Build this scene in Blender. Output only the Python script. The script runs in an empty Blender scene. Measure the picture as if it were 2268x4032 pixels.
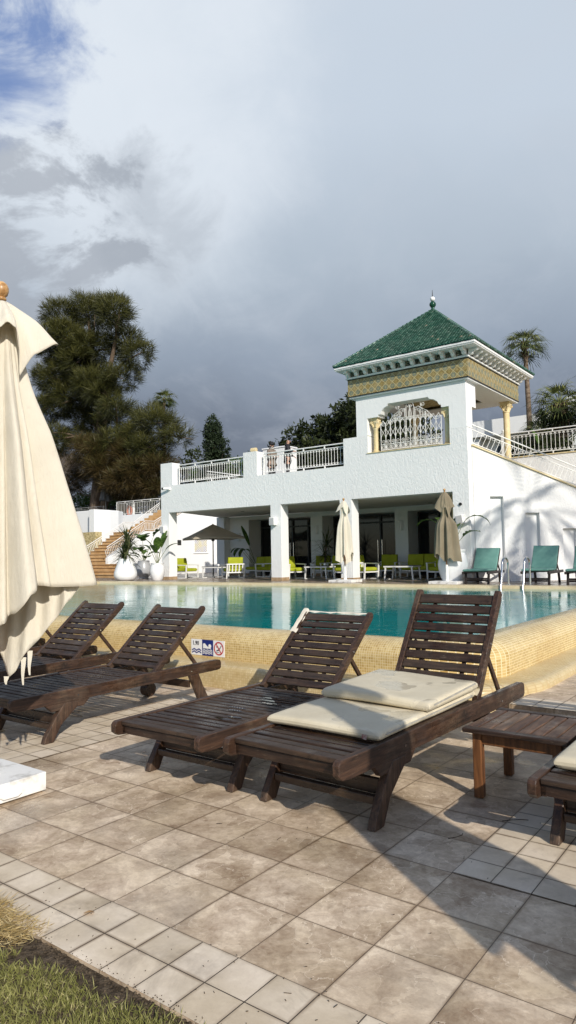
import bpy, bmesh, math, random
import numpy as np
from mathutils import Vector, Matrix, Quaternion
rnd = random.Random(7)
PI = math.pi
sin, cos, rad = math.sin, math.cos, math.radians
SC = bpy.context.scene
COL = SC.collection

# ------------------------------------------------------------------ objects
def tag(o, label=None, cat=None, group=None, kind=None):
    if label: o['label'] = label
    if cat: o['category'] = cat
    if group: o['group'] = group
    if kind: o['kind'] = kind
    return o

def thing(name, label, cat, loc=(0, 0, 0), rz=0.0, group=None):
    o = bpy.data.objects.new(name, None)
    o.empty_display_size = 0.1
    o.location = loc
    o.rotation_euler = (0, 0, rz)
    COL.objects.link(o)
    return tag(o, label, cat, group)

def origin_of(parent):
    v = Vector((0, 0, 0))
    while parent is not None:
        v += Vector(parent.location)
        parent = parent.parent
    return v

def dup(root, loc, rz=0.0, label=None, group=None, scale=None):
    r = root.copy(); COL.objects.link(r)
    r.location = loc; r.rotation_euler = (0, 0, rz)
    if scale: r.scale = scale
    if label: r['label'] = label
    if group: r['group'] = group
    for ch in list(root.children):
        c = ch.copy(); COL.objects.link(c); c.parent = r
        for g in list(ch.children):
            d = g.copy(); COL.objects.link(d); d.parent = c
    return r

class MB:
    """collects shapes and links them as one mesh"""
    def __init__(s): s.v = []; s.f = []; s.uv = []; s.col = []; s.has_uv = False; s.marks = []
    def add(s, vs, fs, uvs=None):
        n = len(s.v); s.marks.append((n, len(s.f))); s.v += [tuple(p) for p in vs]
        for i, f in enumerate(fs):
            s.f.append(tuple(n + k for k in f))
            if uvs: s.uv.append(uvs[i]); s.has_uv = True
            else: s.uv.append([(0, 0)] * len(f))
        return s
    def box(s, c, sz, R=None):
        c = Vector(c); h = [x / 2 for x in sz]
        vs = []
        for x in (-1, 1):
            for y in (-1, 1):
                for z in (-1, 1):
                    p = Vector((x * h[0], y * h[1], z * h[2]))
                    if R is not None: p = R @ p
                    vs.append(c + p)
        return s.add(vs, [(0, 1, 3, 2), (4, 6, 7, 5), (0, 4, 5, 1), (2, 3, 7, 6), (0, 2, 6, 4), (1, 5, 7, 3)])
    def bb(s, x0, x1, y0, y1, z0, z1):
        return s.box(((x0 + x1) / 2, (y0 + y1) / 2, (z0 + z1) / 2), (x1 - x0, y1 - y0, z1 - z0))
    def bar(s, p, q, w, h, up=(0, 0, 1)):
        p = Vector(p); q = Vector(q); d = q - p; L = d.length; y = d.normalized()
        u = Vector(up); x = y.cross(u)
        if x.length < 1e-5: x = y.cross(Vector((1, 0, 0)))
        x.normalize(); z = x.cross(y)
        R = Matrix((x, y, z)).transposed()
        return s.box((p + q) / 2, (w, L, h), R)
    def tube(s, pts, r, n=8, cap=True):
        pts = [Vector(p) for p in pts]; m = len(pts)
        rs = r if isinstance(r, (list, tuple)) else [r] * m
        t0 = (pts[1] - pts[0]).normalized()
        a = t0.cross(Vector((0, 0, 1)))
        if a.length < 1e-4: a = t0.cross(Vector((1, 0, 0)))
        a.normalize()
        vs = []; fs = []
        for i in range(m):
            t = (pts[min(i + 1, m - 1)] - pts[max(i - 1, 0)])
            if t.length < 1e-9: t = t0.copy()
            t.normalize()
            a = a - t * a.dot(t)
            if a.length < 1e-6: a = t.cross(Vector((1, 0, 0)))
            a.normalize(); b = t.cross(a)
            for k in range(n):
                th = 2 * PI * k / n
                vs.append(pts[i] + (a * cos(th) + b * sin(th)) * rs[i])
        for i in range(m - 1):
            for k in range(n):
                k2 = (k + 1) % n
                fs.append((i * n + k, i * n + k2, (i + 1) * n + k2, (i + 1) * n + k))
        if cap:
            fs.append(tuple(reversed(range(n)))); fs.append(tuple((m - 1) * n + k for k in range(n)))
        return s.add(vs, fs)
    def lathe(s, prof, n=24, c=(0, 0, 0), cap=True):
        c = Vector(c); m = len(prof); vs = []; fs = []
        for r, z in prof:
            for k in range(n):
                th = 2 * PI * k / n
                vs.append(c + Vector((r * cos(th), r * sin(th), z)))
        for i in range(m - 1):
            for k in range(n):
                k2 = (k + 1) % n
                fs.append((i * n + k, i * n + k2, (i + 1) * n + k2, (i + 1) * n + k))
        if cap:
            fs.append(tuple(reversed(range(n)))); fs.append(tuple((m - 1) * n + k for k in range(n)))
        return s.add(vs, fs)
    def ball(s, c, r, n=12, sz=1.0):
        return s.lathe([(max(r * sin(PI * i / n), 1e-4), -r * cos(PI * i / n) * sz) for i in range(n + 1)], max(10, n), c)
    def grid(s, P, close=False, uv=None, flip=False):
        nu = len(P); nv = len(P[0]); vs = [p for row in P for p in row]; fs = []; us = []
        for i in range(nu - 1):
            for j in range(nv if close else nv - 1):
                j2 = (j + 1) % nv
                q = (i * nv + j, i * nv + j2, (i + 1) * nv + j2, (i + 1) * nv + j)
                if flip: q = q[::-1]
                fs.append(q)
                if uv:
                    a = [uv[i][j], uv[i][j2], uv[i + 1][j2], uv[i + 1][j]]
                    us.append(a[::-1] if flip else a)
        return s.add(vs, fs, us if uv else None)
    def prism(s, poly, fn0, fn1):
        """poly: 2d outline; fn0/fn1 map (a,b)->3d for the two faces"""
        n = len(poly)
        vs = [fn0(*p) for p in poly] + [fn1(*p) for p in poly]
        fs = [tuple(range(n)), tuple(reversed(range(n, 2 * n)))]
        for i in range(n):
            j = (i + 1) % n
            fs.append((i, n + i, n + j, j))
        return s.add(vs, fs)
    def build_each(s, name, mat, parent=None, per=1, **k):
        mk = s.marks[::per] + [(len(s.v), len(s.f))]; out = []
        for (v0, f0), (v1, f1) in zip(mk[:-1], mk[1:]):
            m = MB(); m.add(s.v[v0:v1], [tuple(i - v0 for i in f) for f in s.f[f0:f1]]); out.append(m.build(name, mat, parent, **k))
        return out
    def build(s, name, mat, parent=None, smooth=False, bevel=0.0, seg=1, local=False, fixn=True, tri=False, angle=None):
        org = Vector((0, 0, 0)) if local else origin_of(parent)
        me = bpy.data.meshes.new(name)
        me.from_pydata([(p[0] - org.x, p[1] - org.y, p[2] - org.z) for p in s.v], [], s.f)
        if s.has_uv:
            ul = me.uv_layers.new(name='UVMap')
            flat = [c for f in s.uv for p in f for c in p]
            ul.data.foreach_set('uv', flat)
        if fixn or tri:
            bm = bmesh.new(); bm.from_mesh(me)
            if tri: bmesh.ops.triangulate(bm, faces=[f for f in bm.faces if len(f.verts) > 4])
            if fixn: bmesh.ops.recalc_face_normals(bm, faces=bm.faces)
            bm.to_mesh(me); bm.free()
        if smooth:
            me.polygons.foreach_set('use_smooth', [True] * len(me.polygons))
        me.materials.append(mat)
        if smooth and angle is not None:
            try: me.set_sharp_from_angle(angle=rad(angle))
            except Exception: pass
        o = bpy.data.objects.new(name, me); COL.objects.link(o)
        if parent is not None: o.parent = parent
        if bevel > 0:
            b = o.modifiers.new('bevel', 'BEVEL'); b.width = bevel; b.segments = seg; b.limit_method = 'ANGLE'
            b.angle_limit = rad(40)
        return o

def struct(name, mb, mat, **k):
    o = mb.build(name, mat, None, **k)
    return tag(o, kind='structure')

# ------------------------------------------------------------------ materials
class NT:
    def __init__(s, name):
        s.m = bpy.data.materials.new(name); s.m.use_nodes = True
        s.t = s.m.node_tree; s.t.nodes.clear()
        s.out = s.n('ShaderNodeOutputMaterial')
    def n(s, typ, **kw):
        nd = s.t.nodes.new(typ)
        for k, v in kw.items():
            if k.startswith('i_'):
                key = k[2:].replace('_', ' ')
                nd.inputs[key].default_value = v
            else: setattr(nd, k, v)
        return nd
    def l(s, a, b): s.t.links.new(a, b)
    def coord(s, which='Object', scale=(1, 1, 1), rot=(0, 0, 0)):
        tc = s.n('ShaderNodeTexCoord'); mp = s.n('ShaderNodeMapping')
        mp.inputs['Scale'].default_value = scale; mp.inputs['Rotation'].default_value = rot
        s.l(tc.outputs[which], mp.inputs['Vector']); return mp.outputs[0]
    def noise(s, vec, scale, detail=4, rough=.55, dist=0.0):
        nd = s.n('ShaderNodeTexNoise'); nd.inputs['Scale'].default_value = scale
        nd.inputs['Detail'].default_value = detail; nd.inputs['Roughness'].default_value = rough
        nd.inputs['Distortion'].default_value = dist
        if vec is not None: s.l(vec, nd.inputs['Vector'])
        return nd.outputs['Fac']
    def ramp(s, fac, stops, interp='LINEAR'):
        r = s.n('ShaderNodeValToRGB'); r.color_ramp.interpolation = interp
        el = r.color_ramp.elements
        while len(el) < len(stops): el.new(0.5)
        for e, (p, c) in zip(el, stops):
            e.position = p; e.color = (*c, 1) if len(c) == 3 else c
        s.l(fac, r.inputs[0]); return r.outputs[0]
    def math(s, op, a, b=None, c=None, clamp=False):
        nd = s.n('ShaderNodeMath', operation=op); nd.use_clamp = clamp
        for i, x in enumerate((a, b, c)):
            if x is None: continue
            if isinstance(x, (int, float)): nd.inputs[i].default_value = x
            else: s.l(x, nd.inputs[i])
        return nd.outputs[0]
    def mix(s, fac, a, b, mode='MIX'):
        nd = s.n('ShaderNodeMix', data_type='RGBA', blend_type=mode)
        for inp, x in ((nd.inputs[0], fac), (nd.inputs[6], a), (nd.inputs[7], b)):
            if isinstance(x, (int, float)): inp.default_value = x
            elif isinstance(x, tuple): inp.default_value = (*x, 1) if len(x) == 3 else x
            else: s.l(x, inp)
        return nd.outputs[2]
    def mr(s, v, a, b, c=0.0, d=1.0, smooth=False):
        nd = s.n('ShaderNodeMapRange')
        if smooth: nd.interpolation_type = 'SMOOTHSTEP'
        s.l(v, nd.inputs[0])
        for i, x in enumerate((a, b, c, d)): nd.inputs[i + 1].default_value = x
        return nd.outputs[0]
    def bump(s, h, strength=.5, dist=.01, normal=None):
        nd = s.n('ShaderNodeBump'); nd.inputs['Strength'].default_value = strength
        nd.inputs['Distance'].default_value = dist; s.l(h, nd.inputs['Height'])
        if normal is not None: s.l(normal, nd.inputs['Normal'])
        return nd.outputs[0]
    def bsdf(s, color, rough=.6, normal=None, spec=.5, metal=0.0, coat=0.0, ior=None):
        b = s.n('ShaderNodeBsdfPrincipled')
        for inp, x in (('Base Color', color), ('Roughness', rough), ('Metallic', metal), ('Specular IOR Level', spec), ('Coat Weight', coat)):
            if isinstance(x, (int, float)): b.inputs[inp].default_value = x
            elif isinstance(x, tuple): b.inputs[inp].default_value = (*x, 1)
            else: s.l(x, b.inputs[inp])
        if ior: b.inputs['IOR'].default_value = ior
        if normal is not None: s.l(normal, b.inputs['Normal'])
        return b.outputs[0]
    def done(s, sh): s.l(sh, s.out.inputs['Surface']); return s.m

def simple(name, c1, c2, scale=3.0, rough=.6, bump=0.0, bscale=40.0, spec=.4, stretch=(1, 1, 1), metal=0.0, lo=.35, hi=.65, dist=.004, transl=0.0):
    t = NT(name); v = t.coord('Object', stretch)
    f = t.noise(v, scale, 5, .6)
    col = t.ramp(f, [(lo, c1), (hi, c2)])
    nrm = None
    if bump: nrm = t.bump(t.noise(v, bscale, 4, .6), bump, dist)
    sh = t.bsdf(col, rough, nrm, spec, metal)
    if transl:
        tr = t.n('ShaderNodeBsdfTranslucent'); t.l(col, tr.inputs['Color'])
        mx = t.n('ShaderNodeMixShader'); mx.inputs[0].default_value = transl
        t.l(sh, mx.inputs[1]); t.l(tr.outputs[0], mx.inputs[2]); sh = mx.outputs[0]
    return t.done(sh)

M = {}
def stucco(name, base, strength, dist, sc):
    t = NT(name); v = t.coord('Object', (1, 1, 1))
    vs = t.coord('Object', (1.6, 1.6, .75), (0, rad(28), 0))
    a = t.noise(vs, sc, 6, .62, 1.2); b = t.noise(v, sc * 5, 4, .6)
    h = t.math('ADD', t.mr(a, .38, .62, 0, 1), t.math('MULTIPLY', b, .35))
    big = t.noise(v, .6, 5, .6)
    col = t.ramp(big, [(.3, tuple(x * .94 for x in base)), (.7, base)])
    # faint rain streaks below ledges
    vz = t.coord('Object', (3.0, 3.0, .12)); st = t.noise(vz, 2.0, 4, .6)
    col = t.mix(t.mr(st, .60, .82, 0, .22), col, (.60, .60, .56))
    return t.done(t.bsdf(col, .85, t.bump(h, strength, dist), .2))
M['stucco'] = stucco('rough_stucco', (.81, .815, .81), .55, .009, 9.0)
M['plaster'] = stucco('smooth_plaster', (.82, .83, .83), .35, .006, 5.0)
M['white'] = simple('white_paint', (.78, .78, .77), (.83, .83, .82), 6, .45, .15, 60, .4)
M['whitemetal'] = simple('white_metal', (.74, .74, .72), (.82, .82, .80), 8, .4, 0, 1, .5)
M['oldwhite'] = simple('worn_white_paint', (.48, .46, .42), (.80, .79, .76), 6, .5, .5, 30, .4, lo=.34, hi=.48)
M['ceil'] = simple('ceiling_paint', (.62, .60, .57), (.68, .66, .63), 3, .8)
M['interior'] = simple('dim_interior', (.02, .02, .02), (.03, .03, .03), 1, .8)
M['darkframe'] = simple('dark_frame', (.03, .033, .036), (.05, .052, .055), 4, .4)
def glass():
    t = NT('dark_glass'); v = t.coord('Object', (.8, .8, .5))
    c = t.ramp(t.noise(v, 1.5, 3), [(.3, (.006, .007, .008)), (.7, (.02, .022, .024))])  # opaque near-black colour stands in for the dark rooms behind the panes
    return t.done(t.bsdf(c, .06, None, .5))
M['glass'] = glass()

def wood(name, axis, dark=1.0):
    t = NT(name)
    st = {'x': (1.2, 16, 16), 'y': (16, 1.2, 16), 'z': (16, 16, 1.2)}[axis]
    oi = t.n('ShaderNodeObjectInfo')
    v = t.coord('Object', st); v2 = t.coord('Object', (1, 1, 1))
    geo = t.n('ShaderNodeNewGeometry'); isl = geo.outputs['Random Per Island']
    sh_ = t.n('ShaderNodeVectorMath', operation='MULTIPLY_ADD'); cb = t.n('ShaderNodeCombineXYZ'); t.l(isl, cb.inputs[0]); t.l(isl, cb.inputs[1]); t.l(isl, cb.inputs[2])
    t.l(cb.outputs[0], sh_.inputs[0]); sh_.inputs[1].default_value = (31, 17, 23); t.l(v, sh_.inputs[2]); v = sh_.outputs[0]
    g = t.noise(v, 3.2, 7, .68, .6)
    k = dark
    col = t.ramp(g, [(.28, (.012 * k, .007 * k, .005 * k)), (.5, (.045 * k, .023 * k, .014 * k)), (.66, (.085 * k, .044 * k, .026 * k)), (.8, (.15 * k, .085 * k, .054 * k))])
    big = t.noise(v2, 2.6, 5, .65)
    grey = t.ramp(g, [(.3, (.05 * k, .038 * k, .028 * k)), (.7, (.21 * k, .145 * k, .095 * k))])
    col = t.mix(t.mr(big, .50, .70, 0, .6), col, grey)
    col = t.mix(t.mr(isl, .45, 1.0, 0, .45), col, grey)
    blot = t.noise(v2, 7.0, 6, .7)
    col = t.mix(t.mr(blot, .58, .68, 0, .75), col, (.012, .008, .006))
    fleck = t.noise(v, 9.0, 3, .7)
    col = t.mix(t.mr(fleck, .66, .74, 0, .6), col, (.28, .22, .16))
    wet = t.noise(v2, 3.7, 4, .6)
    rough = t.mr(wet, .42, .6, .62, .24)
    h = t.math('ADD', g, t.math('MULTIPLY', blot, .35))
    return t.done(t.bsdf(col, rough, t.bump(h, .7, .004), .45))
M['wood_x'] = wood('teak_across', 'x', .62); M['wood_y'] = wood('teak_along', 'y', .95); M['wood_z'] = wood('teak_upright', 'z', 1.0); M['wood_top'] = wood('teak_table_top', 'y', 1.7)
M['darkwood'] = simple('black_wood', (.012, .009, .008), (.04, .028, .022), 6, .5, .3, 40)
M['pole'] = simple('varnished_pole', (.32, .12, .035), (.48, .21, .07), 6, .35, .2, 40, .5, (1, 1, .15))
M['finial'] = simple('finial_wood', (.30, .15, .05), (.62, .38, .16), 18, .35, .3, 60, .5, lo=.4, hi=.6)

def cloth(name, c1, c2, transl=.18, weave=420.0, wr=.6):
    t = NT(name); v = t.coord('Object')
    f = t.noise(v, 3.0, 5, .6)
    col = t.ramp(f, [(.3, c1), (.7, c2)])
    st = t.noise(v, 14, 5, .7)
    col = t.mix(t.mr(st, .58, .8, 0, .3), col, tuple(x * .68 for x in c1))
    wv = t.n('ShaderNodeTexWave', wave_type='BANDS', bands_direction='Z'); wv.inputs['Scale'].default_value = weave / 6
    t.l(v, wv.inputs['Vector'])
    wk = t.math('ADD', t.noise(t.coord('Object', (1, 1, .35)), 9, 4, .55), t.math('MULTIPLY', t.noise(t.coord('Object', (1.6, 1.6, .5)), 26, 5, .65), .45))
    h = t.math('ADD', t.math('MULTIPLY', wv.outputs['Fac'], .04), wk)
    sh = t.bsdf(col, .9, t.bump(h, wr, .02), .1)
    tr = t.n('ShaderNodeBsdfTranslucent'); t.l(col, tr.inputs['Color'])
    mx = t.n('ShaderNodeMixShader'); mx.inputs[0].default_value = transl
    t.l(sh, mx.inputs[1]); t.l(tr.outputs[0], mx.inputs[2])
    return t.done(mx.outputs[0])
M['canvas'] = cloth('cream_canvas', (.70, .65, .54), (.78, .73, .62))
M['canvas_grey'] = cloth('taupe_canvas', (.215, .18, .125), (.28, .24, .17), .10)
M['canvas_shade'] = cloth('open_canvas', (.42, .37, .30), (.48, .43, .35), .30)
M['lime'] = simple('lime_cushion', (.29, .325, .016), (.38, .41, .03), 4, .7, .3, 60, .2)
M['teal'] = simple('teal_cushion', (.10, .235, .205), (.14, .29, .25), 4, .65, .3, 40, .3)
M['tabletop'] = simple('dark_tabletop', (.05, .05, .05), (.08, .08, .08), 5, .35)
M['steel'] = simple('stainless_steel', (.55, .56, .57), (.68, .69, .70), 6, .22, 0, 1, .5, metal=1.0)
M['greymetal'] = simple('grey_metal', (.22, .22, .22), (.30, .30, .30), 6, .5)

def cushion():
    t = NT('wet_cream_vinyl'); v = t.coord('Object')
    f = t.noise(v, 3.5, 5, .6)
    col = t.ramp(f, [(.3, (.58, .51, .37)), (.7, (.69, .62, .47))])
    spots = t.n('ShaderNodeTexVoronoi', feature='SMOOTH_F1'); spots.inputs['Scale'].default_value = 60
    t.l(v, spots.inputs['Vector'])
    area = t.mr(t.noise(v, 5, 3), .45, .6, 0, 1)
    drop = t.math('MULTIPLY', t.mr(spots.outputs['Distance'], .25, .1, 0, 1), area)
    puddle = t.mr(t.noise(v, 4.2, 2, .4), .60, .63, 0, 1)
    col = t.mix(t.math('MULTIPLY', puddle, .28), col, (.36, .32, .25))
    dirt = t.mr(t.noise(v, 22, 6, .75), .6, .8, 0, .35)
    col = t.mix(dirt, col, (.33, .27, .19))
    r = t.math('SUBTRACT', .55, t.math('MULTIPLY', puddle, .42))
    h = t.math('ADD', t.math('MULTIPLY', drop, .3), t.noise(v, 7, 4, .5))
    return t.done(t.bsdf(col, r, t.bump(h, .5, .012), .4))
M['cushion'] = cushion()

def mosaic(name, hue, grout, wetlow=True):
    t = NT(name); tc = t.n('ShaderNodeTexCoord')
    # slightly warp so rows are not perfectly straight
    br = t.n('ShaderNodeTexBrick'); br.offset = 0.0; br.squash = 1.0
    br.inputs['Scale'].default_value = 1.0; br.inputs['Brick Width'].default_value = .0265; br.inputs['Row Height'].default_value = .0265
    br.inputs['Mortar Size'].default_value = .0024; br.inputs['Mortar Smooth'].default_value = .25; br.inputs['Bias'].default_value = 0.0
    br.inputs['Color1'].default_value = (*hue[0], 1); br.inputs['Color2'].default_value = (*hue[1], 1); br.inputs['Mortar'].default_value = (*grout, 1)
    nz = t.n('ShaderNodeTexNoise'); nz.inputs['Scale'].default_value = 6; nz.inputs['Detail'].default_value = 2
    t.l(tc.outputs['UV'], nz.inputs['Vector'])
    off = t.n('ShaderNodeVectorMath', operation='MULTIPLY_ADD'); off.inputs[1].default_value = (.004, .004, 0); 
    t.l(nz.outputs['Color'], off.inputs[0]); t.l(tc.outputs['UV'], off.inputs[2])
    t.l(off.outputs[0], br.inputs['Vector'])
    v = t.coord('Object')
    col = br.outputs['Color']
    tone = t.noise(v, 2.2, 5, .65)
    col = t.mix(t.mr(tone, .35, .7, 0, .6), col, t.mix(1.0, col, (.72, .60, .42), 'MULTIPLY'))
    stain = t.noise(t.coord('Object', (1, 1, .5)), 6, 6, .7)
    col = t.mix(t.mr(stain, .60, .78, 0, .45), col, (.52, .43, .28))
    h = t.math('SUBTRACT', 1.0, br.outputs['Fac'])
    rough = t.math('ADD', .22, t.math('MULTIPLY', br.outputs['Fac'], .5))
    return t.done(t.bsdf(col, rough, t.bump(h, .5, .0025), .5))
M['mosaic'] = mosaic('yellow_glass_mosaic', ((.47, .325, .115), (.66, .51, .235)), (.76, .66, .42))
M['mosaic_step'] = mosaic('pale_glass_mosaic', ((.58, .47, .25), (.68, .58, .36)), (.50, .38, .20))
M['mosaic_worn'] = mosaic('worn_glass_mosaic', ((.62, .54, .34), (.70, .62, .44)), (.55, .44, .26))

def slate(name, tile, c_lo, c_hi, grout, gsz, rel, bdist, wetter):
    t = NT(name); v = t.coord('Object')
    br = t.n('ShaderNodeTexBrick'); br.offset = 0.0
    br.inputs['Scale'].default_value = 1.0; br.inputs['Brick Width'].default_value = tile; br.inputs['Row Height'].default_value = tile
    br.inputs['Mortar Size'].default_value = gsz; br.inputs['Mortar Smooth'].default_value = .15
    br.inputs['Color1'].default_value = (0, 0, 0, 1); br.inputs['Color2'].default_value = (1, 1, 1, 1); br.inputs['Mortar'].default_value = (.5, .5, .5, 1)
    t.l(v, br.inputs['Vector'])
    # every tile samples its own piece of the texture, so the stone does not run across the joints
    rot = t.n('ShaderNodeVectorMath', operation='MULTIPLY_ADD'); t.l(br.outputs['Color'], rot.inputs[0]); rot.inputs[1].default_value = (7.3, 3.1, 5.7)
    t.l(v, rot.inputs[2]); tv = rot.outputs[0]
    a = t.noise(tv, 5.0, 8, .66, .8); b = t.noise(tv, 26, 6, .7)
    warp = t.n('ShaderNodeTexNoise'); warp.inputs['Scale'].default_value = 8; warp.inputs['Detail'].default_value = 5; t.l(tv, warp.inputs['Vector'])
    wv = t.n('ShaderNodeVectorMath', operation='MULTIPLY_ADD'); wv.inputs[1].default_value = (.22, .22, .22); t.l(warp.outputs['Color'], wv.inputs[0]); t.l(tv, wv.inputs[2])
    vo = t.n('ShaderNodeTexVoronoi', feature='DISTANCE_TO_EDGE'); vo.inputs['Scale'].default_value = 8.5; t.l(wv.outputs[0], vo.inputs['Vector'])
    vc = t.n('ShaderNodeTexVoronoi', feature='F1'); vc.inputs['Scale'].default_value = 8.5; t.l(wv.outputs[0], vc.inputs['Vector'])
    vcol = t.n('ShaderNodeSeparateColor'); t.l(vc.outputs['Color'], vcol.inputs[0])
    part = t.mr(t.noise(tv, 4, 3), .42, .58, 0, 1)
    ridge = t.math('MULTIPLY', t.mr(vo.outputs['Distance'], .0, .016, 1, 0), part)
    c_ = t.noise(t.n('ShaderNodeTexCoord').outputs['Object'], 70, 3, .7)
    tone = t.math('ADD', t.math('MULTIPLY', a, .55), t.math('MULTIPLY', b, .30)); tone = t.math('ADD', tone, t.math('MULTIPLY', c_, .15))
    tone = t.math('ADD', tone, t.math('MULTIPLY', t.math('SUBTRACT', vcol.outputs[0], .5), .10 * rel))
    col = t.ramp(tone, [(.36, c_lo), (.51, tuple((x + y) / 2 for x, y in zip(c_lo, c_hi))), (.64, c_hi)])
    tint = t.ramp(t.noise(tv, 3.0, 4), [(.35, (.86, .80, .70)), (.65, (1.12, 1.08, 1.04))])
    col = t.mix(1.0, col, tint, 'MULTIPLY')
    per = t.n('ShaderNodeSeparateColor'); t.l(br.outputs['Color'], per.inputs[0])
    col = t.mix(t.mr(per.outputs[0], .35, 1, 0, .28), col, tuple(x * .80 for x in c_lo))
    col = t.mix(t.mr(per.outputs[0], .30, 0, 0, .18), col, c_hi)
    stain = t.mr(t.noise(v, 2.3, 6, .7, .6), .56, .70, 0, .40)
    col = t.mix(stain, col, (.17, .125, .085))
    col = t.mix(t.math('MULTIPLY', ridge, .60 * rel), col, tuple(min(1, x * 1.25) for x in c_hi))
    spk = t.noise(v, 160, 2, .6)
    col = t.mix(t.mr(spk, .66, .74, 0, .35), col, tuple(x * .45 for x in c_lo))
    # brown dirt gathered along the joints
    ed = t.n('ShaderNodeTexBrick'); ed.offset = 0.0
    ed.inputs['Scale'].default_value = 1.0; ed.inputs['Brick Width'].default_value = tile; ed.inputs['Row Height'].default_value = tile
    ed.inputs['Mortar Size'].default_value = gsz * 7; ed.inputs['Mortar Smooth'].default_value = 1.0; t.l(v, ed.inputs['Vector'])
    col = t.mix(t.math('MULTIPLY', ed.outputs['Fac'], t.mr(t.noise(v, 3.2, 5), .38, .62, .05, .75)), col, (.20, .125, .065))
    gcol = t.ramp(t.noise(v, 9, 4), [(.35, tuple(x * .6 for x in grout)), (.7, grout)])
    col = t.mix(br.outputs['Fac'], col, gcol)
    wet = t.mr(t.noise(v, 1.7, 4, .55), wetter, wetter + .12, 0, 1)
    col = t.mix(t.math('MULTIPLY', wet, .38), col, t.mix(1.0, col, (.48, .46, .44), 'MULTIPLY'))
    rough = t.math('SUBTRACT', .62, t.math('MULTIPLY', wet, .40))
    h = t.math('ADD', t.math('MULTIPLY', a, .8), t.math('MULTIPLY', b, .22))
    h = t.math('ADD', h, t.math('MULTIPLY', vcol.outputs[0], .16 * rel))
    h = t.math('SUBTRACT', h, t.math('MULTIPLY', br.outputs['Fac'], .9))
    return t.done(t.bsdf(col, rough, t.bump(h, .85, bdist), .45))
M['slate'] = slate('slate_tiles', .35, (.32, .232, .158), (.80, .685, .54), (.16, .11, .07), .0020, 1.0, .007, .50)
M['pavers'] = slate('pale_pavers', .175, (.60, .52, .42), (.78, .70, .585), (.085, .065, .045), .0024, .0, .0022, .66)
M['terrace'] = slate('terrace_tiles', .35, (.20, .16, .13), (.36, .30, .25), (.10, .08, .06), .003, .3, .002, .40)
M['soil'] = simple('dark_soil', (.05, .037, .025), (.13, .10, .07), 30, .95, .9, 60, .1, dist=.02)
M['earth'] = simple('garden_ground', (.06, .075, .03), (.14, .12, .07), 1.5, .95, .5, 20, .1)
M['plinth'] = simple('stone_plinth', (.30, .20, .11), (.44, .32, .20), 5, .6)
M['stepstone'] = simple('orange_stone', (.46, .27, .11), (.60, .40, .20), 3, .55, .3, 30)
M['limestone'] = simple('yellow_limestone', (.62, .50, .27), (.74, .63, .40), 4, .6, .5, 14, .3)
M['crazy'] = simple('yellow_rubble_wall', (.33, .26, .12), (.58, .48, .26), 9, .8, .9, 12, .2, lo=.42, hi=.55, dist=.03)
M['pot'] = simple('white_glazed_pot', (.74, .75, .76), (.82, .83, .84), 2, .25, .1, 10, .5)
M['greypot'] = simple('grey_glazed_pot', (.32, .33, .35), (.42, .43, .45), 2, .3, .1, 10, .5)
M['bark'] = simple('tree_bark', (.08, .055, .04), (.20, .15, .11), 6, .9, .9, 20, .1, (1, 1, .3), dist=.03)
M['twig'] = simple('bare_twig', (.16, .125, .10), (.28, .23, .19), 6, .9)
M['palmbark'] = simple('palm_bark', (.09, .06, .04), (.26, .20, .15), 5, .9, 1.0, 16, .1, (1, 1, 2.5), dist=.04)
M['black'] = simple('black_plastic', (.012, .012, .012), (.02, .02, .02), 3, .4)
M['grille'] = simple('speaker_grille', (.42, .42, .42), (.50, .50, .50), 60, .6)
M['orange'] = simple('orange_plastic', (.50, .11, .04), (.60, .17, .07), 4, .5)
M['thatch'] = simple('dry_thatch', (.26, .20, .13), (.42, .34, .24), 20, .9, .8, 40, .1, (1, 1, .2))

def leafmat(name, c1, c2, c3=None, transl=.25, rough=.5):
    t = NT(name)
    at = t.n('ShaderNodeAttribute', attribute_name='tint')
    stops = [(0.0, c1), (1.0, c2)] if c3 is None else [(0.0, c1), (.5, c2), (1.0, c3)]
    col = t.ramp(at.outputs['Fac'], stops)
    sh = t.bsdf(col, rough, None, .3)
    tr = t.n('ShaderNodeBsdfTranslucent'); t.l(col, tr.inputs['Color'])
    mx = t.n('ShaderNodeMixShader'); mx.inputs[0].default_value = transl
    t.l(sh, mx.inputs[1]); t.l(tr.outputs[0], mx.inputs[2])
    return t.done(mx.outputs[0])
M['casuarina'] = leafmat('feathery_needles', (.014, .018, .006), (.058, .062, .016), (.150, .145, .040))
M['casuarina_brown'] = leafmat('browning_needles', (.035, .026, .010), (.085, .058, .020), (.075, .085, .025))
M['darkleaf'] = leafmat('dark_leaves', (.012, .018, .007), (.03, .042, .013), (.085, .105, .035))
M['cypress'] = leafmat('cypress_scales', (.012, .02, .010), (.035, .055, .028), (.07, .10, .05))
M['hedge'] = leafmat('bright_leaves', (.025, .05, .012), (.06, .12, .022), (.13, .20, .05))
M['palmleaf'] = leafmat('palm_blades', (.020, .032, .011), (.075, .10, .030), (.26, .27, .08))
M['strap'] = leafmat('strap_leaves', (.020, .038, .014), (.06, .085, .030), (.22, .21, .10))
M['broad'] = leafmat('broad_leaves', (.018, .045, .010), (.06, .12, .022), (.13, .20, .045), .3, .35)
M['grassm'] = leafmat('lawn_blades', (.15, .155, .045), (.31, .31, .095), (.62, .54, .29), .4)
M['straw'] = leafmat('dry_straw', (.28, .19, .07), (.48, .36, .16), (.66, .54, .30))

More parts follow.
